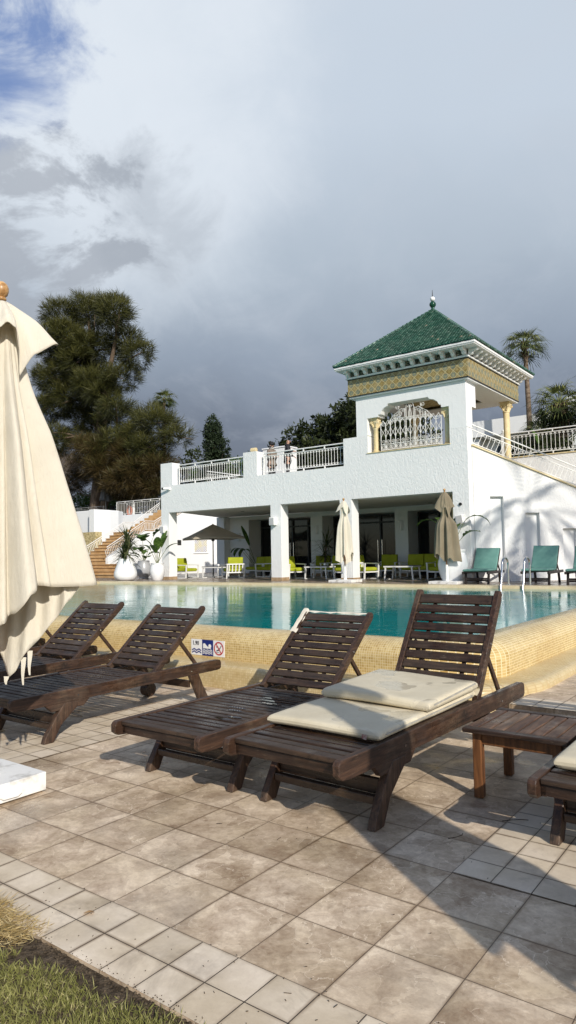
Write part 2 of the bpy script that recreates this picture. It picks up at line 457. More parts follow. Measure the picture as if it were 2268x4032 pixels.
# leaf cards: every leaf is a small kinked face with its own tint
def leaves(name, mat, items, parent=None, org=None):
    """items: (base, dir, side, length, width, tint)"""
    org = origin_of(parent) if org is None else org
    n = len(items)
    B = np.array([i[0] for i in items], float) - np.array(org); D = np.array([i[1] for i in items], float); S = np.array([i[2] for i in items], float)
    L = np.array([i[3] for i in items], float)[:, None]; W = np.array([i[4] for i in items], float)[:, None]; T = np.array([i[5] for i in items], float)
    D /= np.linalg.norm(D, axis=1)[:, None] + 1e-9
    S = S - D * np.sum(S * D, axis=1)[:, None]; S /= np.linalg.norm(S, axis=1)[:, None] + 1e-9
    V = np.empty((n, 4, 3)); V[:, 0] = B; V[:, 1] = B + D * L * .45 - S * W * .5; V[:, 2] = B + D * L; V[:, 3] = B + D * L * .45 + S * W * .5
    me = bpy.data.meshes.new(name)
    me.vertices.add(4 * n); me.vertices.foreach_set('co', V.ravel())
    me.loops.add(4 * n); me.loops.foreach_set('vertex_index', np.arange(4 * n, dtype=np.int32))
    me.polygons.add(n); me.polygons.foreach_set('loop_start', np.arange(0, 4 * n, 4, dtype=np.int32))
    at = me.attributes.new('tint', 'FLOAT', 'FACE'); at.data.foreach_set('value', np.clip(T, 0, 1))
    me.update(calc_edges=True); me.materials.append(mat)
    o = bpy.data.objects.new(name, me); COL.objects.link(o)
    if parent is not None: o.parent = parent
    return o

def rv(r=1.0):
    while True:
        p = Vector((rnd.uniform(-1, 1), rnd.uniform(-1, 1), rnd.uniform(-1, 1)))
        if .05 < p.length < 1: return p.normalized() * r
# ------------------------------------------------------------------ camera
cam_d = bpy.data.cameras.new('camera'); cam = bpy.data.objects.new('camera', cam_d); COL.objects.link(cam)
YAW, PITCH, ROLL = 0.64306, 0.06355, -0.01759
_f = Vector((-sin(YAW) * cos(PITCH), cos(YAW) * cos(PITCH), sin(PITCH)))
_r = Vector((cos(YAW), sin(YAW), 0)); _u = _r.cross(_f)
_r2 = _r * cos(ROLL) + _u * sin(ROLL); _u2 = -_r * sin(ROLL) + _u * cos(ROLL)
Rm = Matrix((_r2, _u2, -_f)).transposed().to_4x4()
cam.matrix_world = Matrix.Translation((3.08868, -1.91492, 1.425025)) @ Rm
cam_d.sensor_fit = 'VERTICAL'; cam_d.sensor_height = 36.0; cam_d.lens = 1730 / 2576 * 36.0
cam_d.clip_start = .05; cam_d.clip_end = 2000
SC.camera = cam
SC.view_settings.view_transform = 'Standard'; SC.view_settings.look = 'None'
SC.view_settings.exposure = 0; SC.view_settings.gamma = 1
SC.render.engine = 'CYCLES'
SC.cycles.max_bounces = 10; SC.cycles.diffuse_bounces = 6; SC.cycles.glossy_bounces = 4; SC.cycles.transparent_max_bounces = 8
SC.cycles.caustics_reflective = False; SC.cycles.caustics_refractive = False
SC.cycles.use_denoising = True
try: SC.cycles.denoiser = 'OPENIMAGEDENOISE'; SC.cycles.denoising_input_passes = 'RGB_ALBEDO_NORMAL'; SC.cycles.denoising_prefilter = 'ACCURATE'
except Exception: pass

# ------------------------------------------------------------------ light
SUN = Vector((.746, -.457, .485)).normalized()
sun_d = bpy.data.lights.new('sun', 'SUN'); sun_d.energy = 4.5; sun_d.angle = rad(.6); sun_d.color = (1.0, .935, .83)
sun = bpy.data.objects.new('sun', sun_d); COL.objects.link(sun)
sun.rotation_euler = SUN.to_track_quat('Z', 'Y').to_euler()
sun.location = (8, -5, 12)
W = bpy.data.worlds.new('World'); SC.world = W; W.use_nodes = True
def build_world():
    t = NT.__new__(NT); t.t = W.node_tree; t.t.nodes.clear()
    out = t.n('ShaderNodeOutputWorld')
    tc = t.n('ShaderNodeTexCoord'); D = tc.outputs['Generated']
    sp = t.n('ShaderNodeSeparateXYZ'); t.l(D, sp.inputs[0]); z = sp.outputs[2]
    sky = t.n('ShaderNodeTexSky', sky_type='NISHITA'); sky.sun_disc = False
    sky.sun_elevation = rad(29.0); sky.sun_rotation = math.atan2(SUN.x, SUN.y)
    sky.air_density = 1.0; sky.dust_density = .6; sky.ozone_density = 1.5
    blue = t.mix(1.0, sky.outputs[0], (.115, .115, .12), 'MULTIPLY')
    def dot(d):
        nd = t.n('ShaderNodeVectorMath', operation='DOT_PRODUCT'); t.l(D, nd.inputs[0]); nd.inputs[1].default_value = Vector(d).normalized()
        return nd.outputs['Value']
    def nz(scale, detail=6, rough=.58, dist=.3, off=(0, 0, 0), st=(1, 1, 1)):
        mp = t.n('ShaderNodeMapping'); mp.inputs['Location'].default_value = off; mp.inputs['Scale'].default_value = st; t.l(D, mp.inputs[0])
        return t.noise(mp.outputs[0], scale, detail, rough, dist)
    n1 = nz(3.2, 7, .6, .4); n2 = nz(7.0, 7, .6, .5, (3, 1, 2), (1, 1, 1.5)); n3 = nz(1.5, 3, .5, .2, (5, 2, 0))
    zz = t.math('ADD', z, t.math('MULTIPLY', t.math('SUBTRACT', n1, .5), .12))
    base = t.ramp(zz, [(0.0, (.21, .24, .30)), (.10, (.165, .19, .24)), (.19, (.19, .225, .29)), (.28, (.31, .37, .46)), (.39, (.46, .535, .625)), (.54, (.58, .66, .76)), (.70, (.60, .68, .78))])
    # broad soft mottling
    base = t.mix(t.math('MULTIPLY', t.mr(n2, .48, .75, 0, .28), t.mr(z, .16, .36, .15, 1)), base, (.60, .65, .73))
    base = t.mix(t.mr(n3, .35, .55, .10, 0), base, (.30, .35, .42))
    # ragged pale scud low over the roofs
    low = t.mr(z, .06, .18, 0, 1, True); low2 = t.mr(z, .20, .32, 1, 0, True)
    scud = t.math('MULTIPLY', t.math('MULTIPLY', low, low2), t.mr(n2, .50, .66, 0, 1, True))
    base = t.mix(t.math('MULTIPLY', scud, .42), base, (.38, .42, .49))
    # bright cloud bank to the upper left
    wv = t.math('ADD', dot((-.67, .50, .555)), t.math('MULTIPLY', t.math('SUBTRACT', n1, .5), .05))
    wv = t.math('ADD', wv, t.math('MULTIPLY', t.math('SUBTRACT', n2, .5), .035))
    wm = t.mr(wv, .945, 1.0, 0, 1, True)
    base = t.mix(t.math('MULTIPLY', wm, .85), base, (.78, .84, .91))
    # dark ragged cloud below it
    dv = t.math('ADD', dot((-.778, .478, .41)), t.math('MULTIPLY', t.math('SUBTRACT', n2, .5), .075))
    dv = t.math('ADD', dv, t.math('MULTIPLY', t.math('SUBTRACT', n1, .5), .06))
    dm = t.mr(dv, .9885, .9965, 0, 1, True)
    base = t.mix(t.math('MULTIPLY', dm, .62), base, (.315, .345, .40))
    dv2 = t.math('ADD', dot((-.679, .59, .436)), t.math('MULTIPLY', t.math('SUBTRACT', n2, .5), .03))
    base = t.mix(t.mr(dv2, .994, 1.001, 0, .45, True), base, (.34, .385, .45))
    # the gap of blue at the top left
    bv = t.math('ADD', dot((-.705, .375, .602)), t.math('MULTIPLY', t.math('SUBTRACT', n2, .5), .035))
    bv = t.math('ADD', bv, t.math('MULTIPLY', t.math('SUBTRACT', n1, .5), .03))
    bm = t.mr(bv, .990, .9995, 0, .9, True)
    base = t.mix(bm, base, (.15, .25, .52))
    # the cloud deck only covers the side of the sky over the hotel
    fw = dot((-.60, .80, 0)); mask = t.mr(fw, .05, .55, 0, 1, True)
    top = t.mr(z, .70, .95, 1, .25, True)
    mask = t.math('MULTIPLY', mask, top)
    col = t.mix(mask, blue, base)
    bg = t.n('ShaderNodeBackground'); t.l(col, bg.inputs[0]); bg.inputs[1].default_value = 1.0
    t.l(bg.outputs[0], out.inputs[0])
build_world()

# ------------------------------------------------------------------ ground, deck, pool
g = MB(); g.add([(-400, -300, -.06), (400, -300, -.06), (400, 500, -.06), (-400, 500, -.06)], [(0, 1, 2, 3)])
struct('ground', g, M['earth'])
def sheet(name, mat, x0, x1, y0, y1, z):
    m = MB(); m.add([(x0, y0, z), (x1, y0, z), (x1, y1, z), (x0, y1, z)], [(0, 1, 2, 3)]); return struct(name, m, mat)
sheet('soil_bed', M['soil'], -14, 14, -7, -.30, -.012)
d = MB(); d.bb(-14, 14, -.335, 4.1, -.3, -.004); struct('patio', d, M['slate'])
p = MB()
for x0, x1, y0, y1 in ((-14, 14, -.334, 0), (1.75, 2.45, 1.05, 3.86), (-2.10, -1.40, 0, 3.66), (1.05, 14, 3.34, 3.86)):
    if (x0, y0) == (1.05, 3.34): x0 = 2.451
    p.add([(x0, y0, 0), (x1, y0, 0), (x1, y1, 0), (x0, y1, 0)], [(0, 1, 2, 3)])
struct('patio_border', p, M['pavers'])
p = MB(); p.bb(1.036, 14, 3.87, 16.6, -.3, .15); struct('pool_walk', p, M['slate'])
p = MB(); p.add([(1.036, 3.875, .154), (14, 3.875, .154), (14, 4.22, .154), (1.036, 4.22, .154)], [(0, 1, 2, 3)]); struct('pool_walk_border', p, M['pavers'])

POOL_X0, POOL_X1, POOL_Y0, POOL_Y1, ZW = -22.5, .30, 4.52, 14.05, .565
def arc(c, r, a0, a1, n):
    return [(c[0] + r[0] * cos(rad(a0 + (a1 - a0) * i / n)), c[1] + r[1] * sin(rad(a0 + (a1 - a0) * i / n))) for i in range(n + 1)]
def sweep(profile, path, mats=None):
    """profile: (out, z) pairs, path: list of (point, outward) pairs; returns a UV-mapped strip in metres"""
    m = MB(); P = []; UV = []
    u = 0
    for i, (pt, o) in enumerate(path):
        if i: u += (Vector(pt) - Vector(path[i - 1][0])).length
        row = []; uvr = []; v = 0
        for k, (a, z) in enumerate(profile):
            if k: v += math.hypot(a - profile[k - 1][0], z - profile[k - 1][1])
            row.append((pt[0] + o[0] * a, pt[1] + o[1] * a, z)); uvr.append((u, v))
        P.append(row); UV.append(uvr)
    m.grid(P, uv=UV); return m
# near wall runs along X, turns a tight rounded corner, then runs along Y on the right
rc = .22
path = [((x, POOL_Y0), (0, -1)) for x in np.linspace(POOL_X0, POOL_X1 - rc, 60)]
for i in range(1, 9):
    a = rad(-90 + 90 * i / 8); path.append(((POOL_X1 - rc + rc * cos(a), POOL_Y0 + rc + rc * sin(a)), (cos(a), sin(a))))
path += [((POOL_X1, y), (1, 0)) for y in np.linspace(POOL_Y0 + rc, 15.2, 50)][1:]
wall_prof = [(-.02, ZW - .25), (-.01, ZW - .012)] + [(.0 + .0, ZW + .002)] + [(x, z) for x, z in arc((.20, .405), (.20, .18), 115, 90, 3)] + arc((.20, .405), (.255, .18), 90, 0, 12)[1:] + [(.455, .24), (.455, .20)]
pool = thing('swimming_pool', 'raised swimming pool edged with rounded yellow mosaic wall and low mosaic step', 'swimming pool', (.0, 4.3, 0))
sweep(wall_prof, path).build('pool_wall', M['mosaic'], pool, smooth=True)
step_prof = [(.44, .24), (.60, .243), (.70, .242)] + [(x, z) for x, z in arc((.74, .175), (.075, .066), 90, 0, 6)] + [(.815, .12), (.822, -.05)]
rs = .86
path2 = [((x, POOL_Y0), (0, -1)) for x in np.linspace(POOL_X0, POOL_X1 - rc, 60)]
for i in range(1, 9):
    a = rad(-90 + 90 * i / 8); path2.append(((POOL_X1 - rc + rc * cos(a), POOL_Y0 + rc + rc * sin(a)), (cos(a), sin(a))))
path2 += [((POOL_X1, y), (1, 0)) for y in np.linspace(POOL_Y0 + rc, 15.2, 50)][1:]
sweep(step_prof, path2).build('pool_step', M['mosaic_step'], pool, smooth=True)
# far coping
cop = [(0, ZW - .25), (0, ZW + .01)] + [(x, z) for x, z in arc((.09, ZW + .01), (.09, .062), 180, 90, 6)] + [(.42, .638), (.5, .622)]
sweep([(a, z) for a, z in cop], [((x, POOL_Y1 + .028 * (x + 4)), (0, 1)) for x in np.linspace(-24, .6, 50)]).build('pool_coping', M['mosaic_worn'], pool, smooth=True)
# half-round entry shelf at the far left of the pool
sh = MB(); sh.lathe([(.01, .50), (1.15, .50), (1.2, .56), (1.17, .598), (1.0, .605), (.01, .607)], 32, (-18.2, 13.5, 0)); sh.build('entry_shelf', M['mosaic_worn'], pool, smooth=True, angle=40)

def water_mat():
    t = NT('pool_water'); v = t.coord('Object', (1, 1, 1))
    w1 = t.noise(t.coord('Object', (.8, 2.4, 1), (0, 0, rad(20))), 2.0, 4, .5, .3)
    w2 = t.noise(t.coord('Object', (1, 2.6, 1), (0, 0, rad(36))), 7.5, 3, .55, .4)
    h = t.math('ADD', w1, t.math('MULTIPLY', w2, .30))
    calm = t.mr(t.noise(v, .35, 3), .4, .62, .25, 1)
    b = t.bump(t.math('MULTIPLY', h, calm), .55, .017)
    deep = t.ramp(t.noise(v, .25, 3), [(.35, (.002, .215, .222)), (.65, (.004, .30, .29))])
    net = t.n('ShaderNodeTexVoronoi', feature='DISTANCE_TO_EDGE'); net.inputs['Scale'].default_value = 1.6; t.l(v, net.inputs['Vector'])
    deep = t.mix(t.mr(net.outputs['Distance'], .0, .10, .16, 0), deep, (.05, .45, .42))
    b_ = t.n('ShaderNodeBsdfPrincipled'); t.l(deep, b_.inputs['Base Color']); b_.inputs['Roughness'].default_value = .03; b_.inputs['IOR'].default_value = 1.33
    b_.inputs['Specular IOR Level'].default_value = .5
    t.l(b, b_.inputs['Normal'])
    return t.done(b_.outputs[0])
m = MB(); m.add([(-24, POOL_Y0 - .02, ZW), (POOL_X1 + .02, POOL_Y0 - .02, ZW), (POOL_X1 + .02, 15.2, ZW), (-24, 15.2, ZW)], [(0, 1, 2, 3)])
# keep water inside the rounded near corner
m = MB(); pts = [(x - .0, y) for (x, y), o in path]
pts = [(p_[0], p_[1]) for p_ in [q[0] for q in path]] + [(-24, 15.2), (-24, POOL_Y0)]
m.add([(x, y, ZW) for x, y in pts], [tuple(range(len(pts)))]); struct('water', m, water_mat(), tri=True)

# depth, swimming and no-diving plates on the near wall
YS = POOL_Y0 - .455
def plate_xy(x, z): return lambda a, b, o=0.0: (x + a, YS - .004 - o, z + b)
SX, SZ, SP, SH = -2.88, .265, .180, .185
def flat(mbx, poly, o):
    n = len(poly); mbx.add([(SX + a, YS - .004 - o, SZ + b) for a, b in poly], [tuple(range(n))])
M['enamel'] = simple('white_enamel', (.76, .77, .78), (.80, .80, .80), 8, .3)
M['navy'] = simple('navy_enamel', (.012, .025, .16), (.016, .03, .19), 8, .3)
M['inkblue'] = simple('black_ink', (.012, .014, .03), (.016, .018, .04), 8, .4)
M['signred'] = simple('red_enamel', (.42, .012, .02), (.48, .018, .03), 8, .3)
def wave(x0, x1, zc, th, amp, n=3, res=36):
    up = []; dn = []
    for i in range(res + 1):
        x = x0 + (x1 - x0) * i / res; z = zc + amp * -cos(2 * PI * n * i / res)
        up.append((x, z + th / 2)); dn.append((x, z - th / 2))
    return up + dn[::-1]
def strip(mb_, up_dn, o):
    n = len(up_dn) // 2; vs = [(SX + a, YS - .004 - o, SZ + b) for a, b in up_dn]
    mb_.add(vs, [(i, i + 1, 2 * n - 2 - i, 2 * n - 1 - i) for i in range(n - 1)])
def plate(kind, k, label, cat='sign'):
    t = thing(kind, label, cat, (SX + k * SP + SP / 2, YS, SZ), group='pool safety plates')
    return t
a = plate('depth_plate', 0, 'white plate reading 1.90 over two blue waves on the mosaic pool wall')
b = MB(); b.bb(SX + .001, SX + SP - .002, YS - .004, YS + .003, SZ, SZ + SH); b.build('panel', M['enamel'], a)
def digits(text, x, z, h, parent):
    cu = bpy.data.curves.new('digits', 'FONT'); cu.body = text; cu.size = h * 1.38; cu.extrude = 0; cu.offset = .0022; cu.space_character = 1.08
    ob = bpy.data.objects.new('digits', cu); COL.objects.link(ob)
    dg = bpy.context.evaluated_depsgraph_get(); me = bpy.data.meshes.new_from_object(ob.evaluated_get(dg))
    bpy.data.objects.remove(ob); bpy.data.curves.remove(cu)
    me.name = 'depth_digits'; org = origin_of(parent)
    for v in me.vertices:
        c = v.co.copy(); v.co = (x + c.x * .86 - org.x, YS - .0062 - org.y, z + c.y - org.z)
    me.materials.clear(); me.materials.append(M['inkblue'])
    o = bpy.data.objects.new('depth_digits', me); COL.objects.link(o); o.parent = parent
    return o
digits('1.90', SX + .026, SZ + .118, .048, a)
b = MB()
for zc in (.062, .034): strip(b, wave(.014, .168, zc, .016, .008, 2), .002)
b.build('wave_mark', M['navy'], a, fixn=False)
a = plate('swimming_plate', 1, 'navy plate with white swimmer over waves on the mosaic pool wall')
b = MB(); b.bb(SX + SP + .001, SX + 2 * SP - .002, YS - .004, YS + .003, SZ, SZ + SH); b.build('panel', M['navy'], a)
b = MB()
for zc in (.064, .045, .026): strip(b, wave(SP + .012, 2 * SP - .012, zc, .009, .006, 3), .002)
flat(b, [(SP + .128 + .024 * cos(2 * PI * i / 20), .114 + .024 * sin(2 * PI * i / 20)) for i in range(20)], .002)
strip(b, [(SP + .018, .134), (SP + .040, .143), (SP + .062, .132), (SP + .085, .112), (SP + .112, .098), (SP + .150, .086), (SP + .150, .080), (SP + .112, .084), (SP + .085, .082), (SP + .060, .085), (SP + .036, .084), (SP + .018, .081)], .0022)
flat(b, [(SP + .014, .132), (SP + .038, .146), (SP + .060, .137), (SP + .034, .127)], .0024)
b.build('swimmer_mark', M['enamel'], a, fixn=False)
a = plate('no_diving_plate', 2, 'white plate with red ring barring a diver on the mosaic pool wall')
b = MB(); b.bb(SX + 2 * SP + .001, SX + 3 * SP - .002, YS - .004, YS + .003, SZ, SZ + SH); b.build('panel', M['enamel'], a)
cx, cz = 2 * SP + .089, .094
b = MB(); ring = []
for i in range(41):
    th = 2 * PI * i / 40; ring.append((cx + .076 * cos(th), cz + .078 * sin(th)))
for i in range(41):
    th = 2 * PI * (40 - i) / 40; ring.append((cx + .061 * cos(th), cz + .063 * sin(th)))
strip(b, ring, .002)
flat(b, [(cx - .046, cz + .050), (cx - .034, cz + .056), (cx + .046, cz - .050), (cx + .034, cz - .056)], .0028)
b.build('bar_mark', M['signred'], a, fixn=False)
b = MB()
flat(b, [(cx + .040, cz + .040), (cx + .046, cz + .034), (cx + .006, cz - .022), (cx - .038, cz - .034), (cx - .040, cz - .026), (cx - .008, cz - .010), (cx + .012, cz + .004)], .0022)
flat(b, [(cx - .026 + .010 * cos(2 * PI * i / 14), cz + .020 + .010 * sin(2 * PI * i / 14)) for i in range(14)], .0022)
strip(b, wave(cx - .042 - 0, cx + .012, cz - .046, .005, .003, 2), .0022)
b.build('diver_mark', M['inkblue'], a, fixn=False)
# ------------------------------------------------------------------ helpers for walls and railings
def fill2d(outline, holes=()):
    bm = bmesh.new(); ed = []
    for loop in [outline] + list(holes):
        vs = [bm.verts.new((a, b, 0)) for a, b in loop]
        ed += [bm.edges.new((vs[i], vs[(i + 1) % len(vs)])) for i in range(len(vs))]
    bmesh.ops.triangle_fill(bm, use_beauty=True, edges=ed)
    bm.verts.index_update()
    pts = [(v.co.x, v.co.y) for v in bm.verts]; fs = [tuple(v.index for v in f.verts) for f in bm.faces]
    bm.free(); return pts, fs

def slab(mb, outline, holes, fn, d0, d1):
    """flat wall: fn(a, b, depth) -> point"""
    pts, fs = fill2d(outline, holes)
    mb.add([fn(a, b, d0) for a, b in pts], fs)
    mb.add([fn(a, b, d1) for a, b in pts], [f[::-1] for f in fs])
    for loop in [outline] + list(holes):
        n = len(loop)
        mb.add([fn(a, b, d0) for a, b in loop] + [fn(a, b, d1) for a, b in loop], [(i, (i + 1) % n, n + (i + 1) % n, n + i) for i in range(n)])
    return mb

def railing(t, segs, h=.60, gap=.115, mat=None, posts=True, ring=True, lift=.10):
    """segs: list of (p, q) base points; children: handrail, balusters, posts"""
    mat = mat or M['whitemetal']
    hand = MB(); bal = MB(); post = MB()
    for p, q in segs:
        p = Vector(p); q = Vector(q); d = q - p; L = math.hypot(d.x, d.y); n = max(2, int(round(L / gap)))
        up = Vector((0, 0, 1)); hd = Vector((d.x, d.y, 0)).normalized()
        hand.tube([p + up * h, q + up * h], .021, 8)
        bal.bar(p + up * (h - .10), q + up * (h - .10), .026, .020)
        bal.bar(p + up * lift, q + up * lift, .026, .020)
        for i in range(n + 1):
            b = p + d * (i / n)
            bal.tube([b + up * (lift + .008), b + up * (h - .11)], .0075, 5, False)
            if ring and i < n:
                c = p + d * ((i + .5) / n); r = L / n * .40
                for zz, s0 in ((h - .115, 1), (lift + .012, -1)):
                    pts = [c + hd * (r * cos(PI * k / 6)) + up * (zz - s0 * (.0 if False else r * .95) + s0 * r * sin(PI * k / 6)) for k in range(7)]
                    bal.tube(pts, .006, 4, False)
                    for sgn in (-1, 1):
                        bal.tube([c + hd * (sgn * r * .62) + up * (zz - s0 * r * 1.05) + hd * (.010 * cos(2 * PI * k / 5)) + up * (.010 * sin(2 * PI * k / 5)) for k in range(6)], .005, 4, False)
        if posts:
            m = max(1, int(round(L / .8)))
            for i in range(m + 1):
                b = p + d * (i / m)
                if i in (0, m): post.bar(b, b + up * (h - .01), .034, .034, up=hd)
                else:
                    post.bar(b, b + up * lift, .05, .03, up=hd); post.bar(b + up * (h - .09), b + up * (h - .018), .04, .03, up=hd)
    hand.build('handrail', mat, t, smooth=True, angle=50); bal.build('balusters', mat, t)
    if posts: post.build_each('post', mat, t)

# ------------------------------------------------------------------ far terrace
ZT = .62
tp = [(-60, 13.2), (-24.5, 13.90), (.6, 14.66), (.6, 14.7), (7, 14.7), (7, 34), (-60, 34)]
m = MB(); m.prism(tp, lambda a, b: (a, b, ZT), lambda a, b: (a, b, .30)); struct('terrace', m, M['terrace'])
m = MB(); m.bb(-60, -24.6, -10, 13.3, -.2, .5); struct('side_garden', m, M['earth'])

# ------------------------------------------------------------------ hotel pool house
YF, TF = 15.9, .40
hotel = thing('hotel_building', 'white two-level pool building with a three-bay portico under a roof terrace', 'building', (-10, YF, ZT))
outline = [(-16.2, ZT), (-16.24, 4.97), (-15.62, 4.97), (-15.62, 4.12), (-12.14, 4.12), (-12.14, 4.97), (-11.54, 4.97), (-11.54, 4.14), (-8.09, 4.14), (-8.09, 4.98), (-7.23, 4.98),
           (-7.23, 4.43), (-4.62, 4.43), (-4.62, 4.86), (-4.12, 4.86), (-4.12, ZT), (-4.59, ZT), (-4.59, 3.11), (-7.85, 3.11), (-7.85, ZT), (-8.27, ZT), (-8.27, 3.11), (-10.56, 3.11), (-10.56, ZT),
           (-10.98, ZT), (-10.98, 3.11), (-15.81, 3.11), (-15.81, ZT)]
m = MB(); slab(m, outline, [], lambda a, b, d: (a, d, b), YF, YF + TF); m.build('facade_wall', M['stucco'], hotel, bevel=.03, seg=2)
# inner faces of the openings are smooth plaster, set 2 mm proud
m = MB()
for x in (-15.81, -10.56, -7.85): m.bb(x, x + .003, YF + .03, YF + TF, ZT + .11, 3.108)
m.build_each('pillar_reveal', M['plaster'], hotel)
m = MB()
for x0, x1 in ((-16.2, -15.81), (-10.98, -10.56), (-8.27, -7.85)):
    m.bb(x0 - .006, x1 + .008, YF - .008, YF + TF + .006, ZT, ZT + .105)
m.build_each('stone_plinth', M['plinth'], hotel)
m = MB(); cp = [(-15.81, YF + TF), (-4.5, YF + TF), (-4.5, 20.5), (-17.35, 20.5)]
m.prism(cp, lambda a, b: (a, b, 3.14), lambda a, b: (a, b, 3.60)); m.build('ceiling', M['ceil'], hotel)
m = MB()
for x, y in ((-14, 18), (-12, 18), (-9.6, 18), (-8.9, 18), (-6, 18), (-13, 19.6), (-7, 19.6)):
    m.lathe([(.07, 3.128), (.075, 3.139)], 14, (x, y, 0))
m.build_each('downlight', M['greymetal'], hotel)
m = MB(); rp = [(-16.2, YF + TF), (-4.12, YF + TF), (-4.12, 23.5), (-17.6, 23.5)]
m.prism(rp, lambda a, b: (a, b, 3.72), lambda a, b: (a, b, 3.61)); m.build('roof_terrace', M['terrace'], hotel)
# back wall with three deep openings
ob = [(-17.35, ZT), (-17.35, 3.135), (-4.5, 3.135), (-4.5, ZT)]
holes = []
outline2 = [(-17.35, ZT), (-17.35, 3.137), (-4.5, 3.137), (-4.5, ZT), (-5.10, ZT), (-5.10, 2.97), (-8.32, 2.97), (-8.32, ZT), (-8.84, ZT), (-8.84, 2.97), (-12.04, 2.97), (-12.04, ZT), (-12.59, ZT), (-12.59, 2.97), (-15.81, 2.97), (-15.81, ZT)]
m = MB(); slab(m, outline2, [], lambda a, b, d: (a, d, b), 20.5, 21.3); m.build('back_wall', M['plaster'], hotel)
m = MB(); m.bb(-17.35, -16.9, 20.15, 20.497, ZT, 3.137); m.build('corner_column', M['plaster'], hotel, bevel=.01)
m = MB(); m.bb(-4.5, -4.14, YF + TF, 21.3, ZT, 3.6); m.build('side_wall', M['plaster'], hotel)
m = MB(); m.bb(-17.35, -15.81, 20.48, 20.497, ZT, ZT + .1); m.bb(-12.59, -12.04, 20.48, 20.497, ZT, ZT + .1); m.bb(-8.84, -8.32, 20.48, 20.497, ZT, ZT + .1)
m.build_each('skirting', M['plinth'], hotel)
for x0, x1, split in ((-15.81, -12.59, (-14.95, -14.1, -13.3)), (-12.04, -8.84, (-11.0, -9.9)), (-8.32, -5.10, (-7.5, -6.6, -5.8))):
    f = MB()
    f.bb(x0, x1, 21.30, 21.36, 2.91, 3.0); f.bb(x0, x1, 21.30, 21.36, ZT, ZT + .05)
    f.bb(x0, x1, 21.302, 21.35, 2.62, 2.68)
    for x in (x0 + .03, *split, x1 - .03): f.bb(x - .03, x + .03, 21.298, 21.358, ZT + .05, 2.91)
    d_ = f.build('door', M['darkframe'], hotel)
    m = MB(); m.bb(x0, x1, 21.37, 21.38, ZT, 3.0); m.build('pane', M['glass'], d_)
    hx = split[1]
    m = MB()
    for s in (-.09, .09): m.tube([(hx + s, 21.24, ZT + .5), (hx + s, 21.24, ZT + 1.35)], .014, 6)
    m.build('handle', M['steel'], d_)
# curtain of pale light inside the right-hand door
# ------------------------------------------------------------------ balcony railings
t = thing('balcony_railing', 'white iron balcony railing between the left corner pier and the lamp pier', 'railing', (-13.9, YF + .2, 4.14), group='balcony railings on the roof terrace')
railing(t, [((-15.45, YF + .2, 4.13), (-12.16, YF + .2, 4.13))], .74)
t = thing('balcony_railing', 'white iron balcony railing with two people leaning behind it', 'railing', (-9.8, YF + .2, 4.15), group='balcony railings on the roof terrace')
railing(t, [((-11.38, YF + .2, 4.145), (-8.1, YF + .2, 4.145))], .74)
t = thing('stair_railing', 'white sloping railing glimpsed behind the left balcony railing', 'railing', (-14.5, 18.6, 3.72))
railing(t, [((-16.4, 18.6, 4.35), (-13.1, 18.6, 3.74))], .60, ring=False, posts=False)
m = MB(); t = thing('roof_lamp', 'cream drum lamp on top of the pier between the two balcony railings', 'lamp', (-11.83, 16.1, 4.97))
m.tube([(-11.93, 16.1, 5.06), (-11.73, 16.12, 5.06)], .075, 14); m.build('lamp_shade', M['limestone'], t, smooth=True, angle=40)
m = MB(); m.lathe([(.05, 4.971), (.05, 5.0), (.02, 5.0)], 12, (-11.83, 16.1, 0)); m.build('lamp_base', M['whitemetal'], t)
t = thing('roof_vent', 'white block-shaped roof vent standing behind the couple', 'vent', (-14.0, 20.3, 3.72))
m = MB(); m.bb(-14.6, -13.35, 20.0, 20.7, 3.72, 5.78); m.bb(-14.63, -13.32, 19.97, 20.73, 5.783, 5.85); m.build('vent_block', M['plaster'], t, bevel=.02)
m = MB(); m.bb(-15.05, -14.85, 20.0, 20.3, 3.72, 5.7); m.build('flue', M['plaster'], t)

# ------------------------------------------------------------------ rooftop pavilion
pav = thing('pavilion', 'square white rooftop pavilion with green tiled pyramid roof and yellow patterned tile frieze', 'pavilion', (-5.9, 17.9, 3.72))
yp = YF + .004
arch = [(-7.23, 4.983), (-7.23, 5.50), (-6.86, 5.50), (-6.86, 5.565), (-6.78, 5.565), (-6.74, 5.66), (-6.66, 5.735), (-6.56, 5.78), (-6.52, 5.85), (-5.24, 5.85), (-5.20, 5.79), (-5.06, 5.755), (-4.96, 5.68), (-4.91, 5.585), (-4.85, 5.575), (-4.85, 5.50), (-4.62, 5.50), (-4.62, 4.863), (-4.12, 4.863), (-4.12, 6.2), (-7.61, 6.2), (-7.61, 4.983)]
m = MB(); slab(m, arch, [], lambda a, b, d: (a, d, b), yp, yp + .42); m.build('front_wall', M['plaster'], pav, bevel=.012, seg=2)
# pier on the open right-hand side: bracket above, narrower below
side = [(yp + .42, 3.72), (yp + .42, 5.45), (16.56, 5.45), (16.56, 6.2), (yp + .421, 6.2)]
side = [(yp + .421, 5.48), (16.62, 5.48), (16.62, 6.2), (yp + .421, 6.2)]
m = MB(); slab(m, side, [], lambda a, b, d: (d, a, b), -4.125, -4.55); m.build('corner_bracket', M['plaster'], pav, bevel=.01)
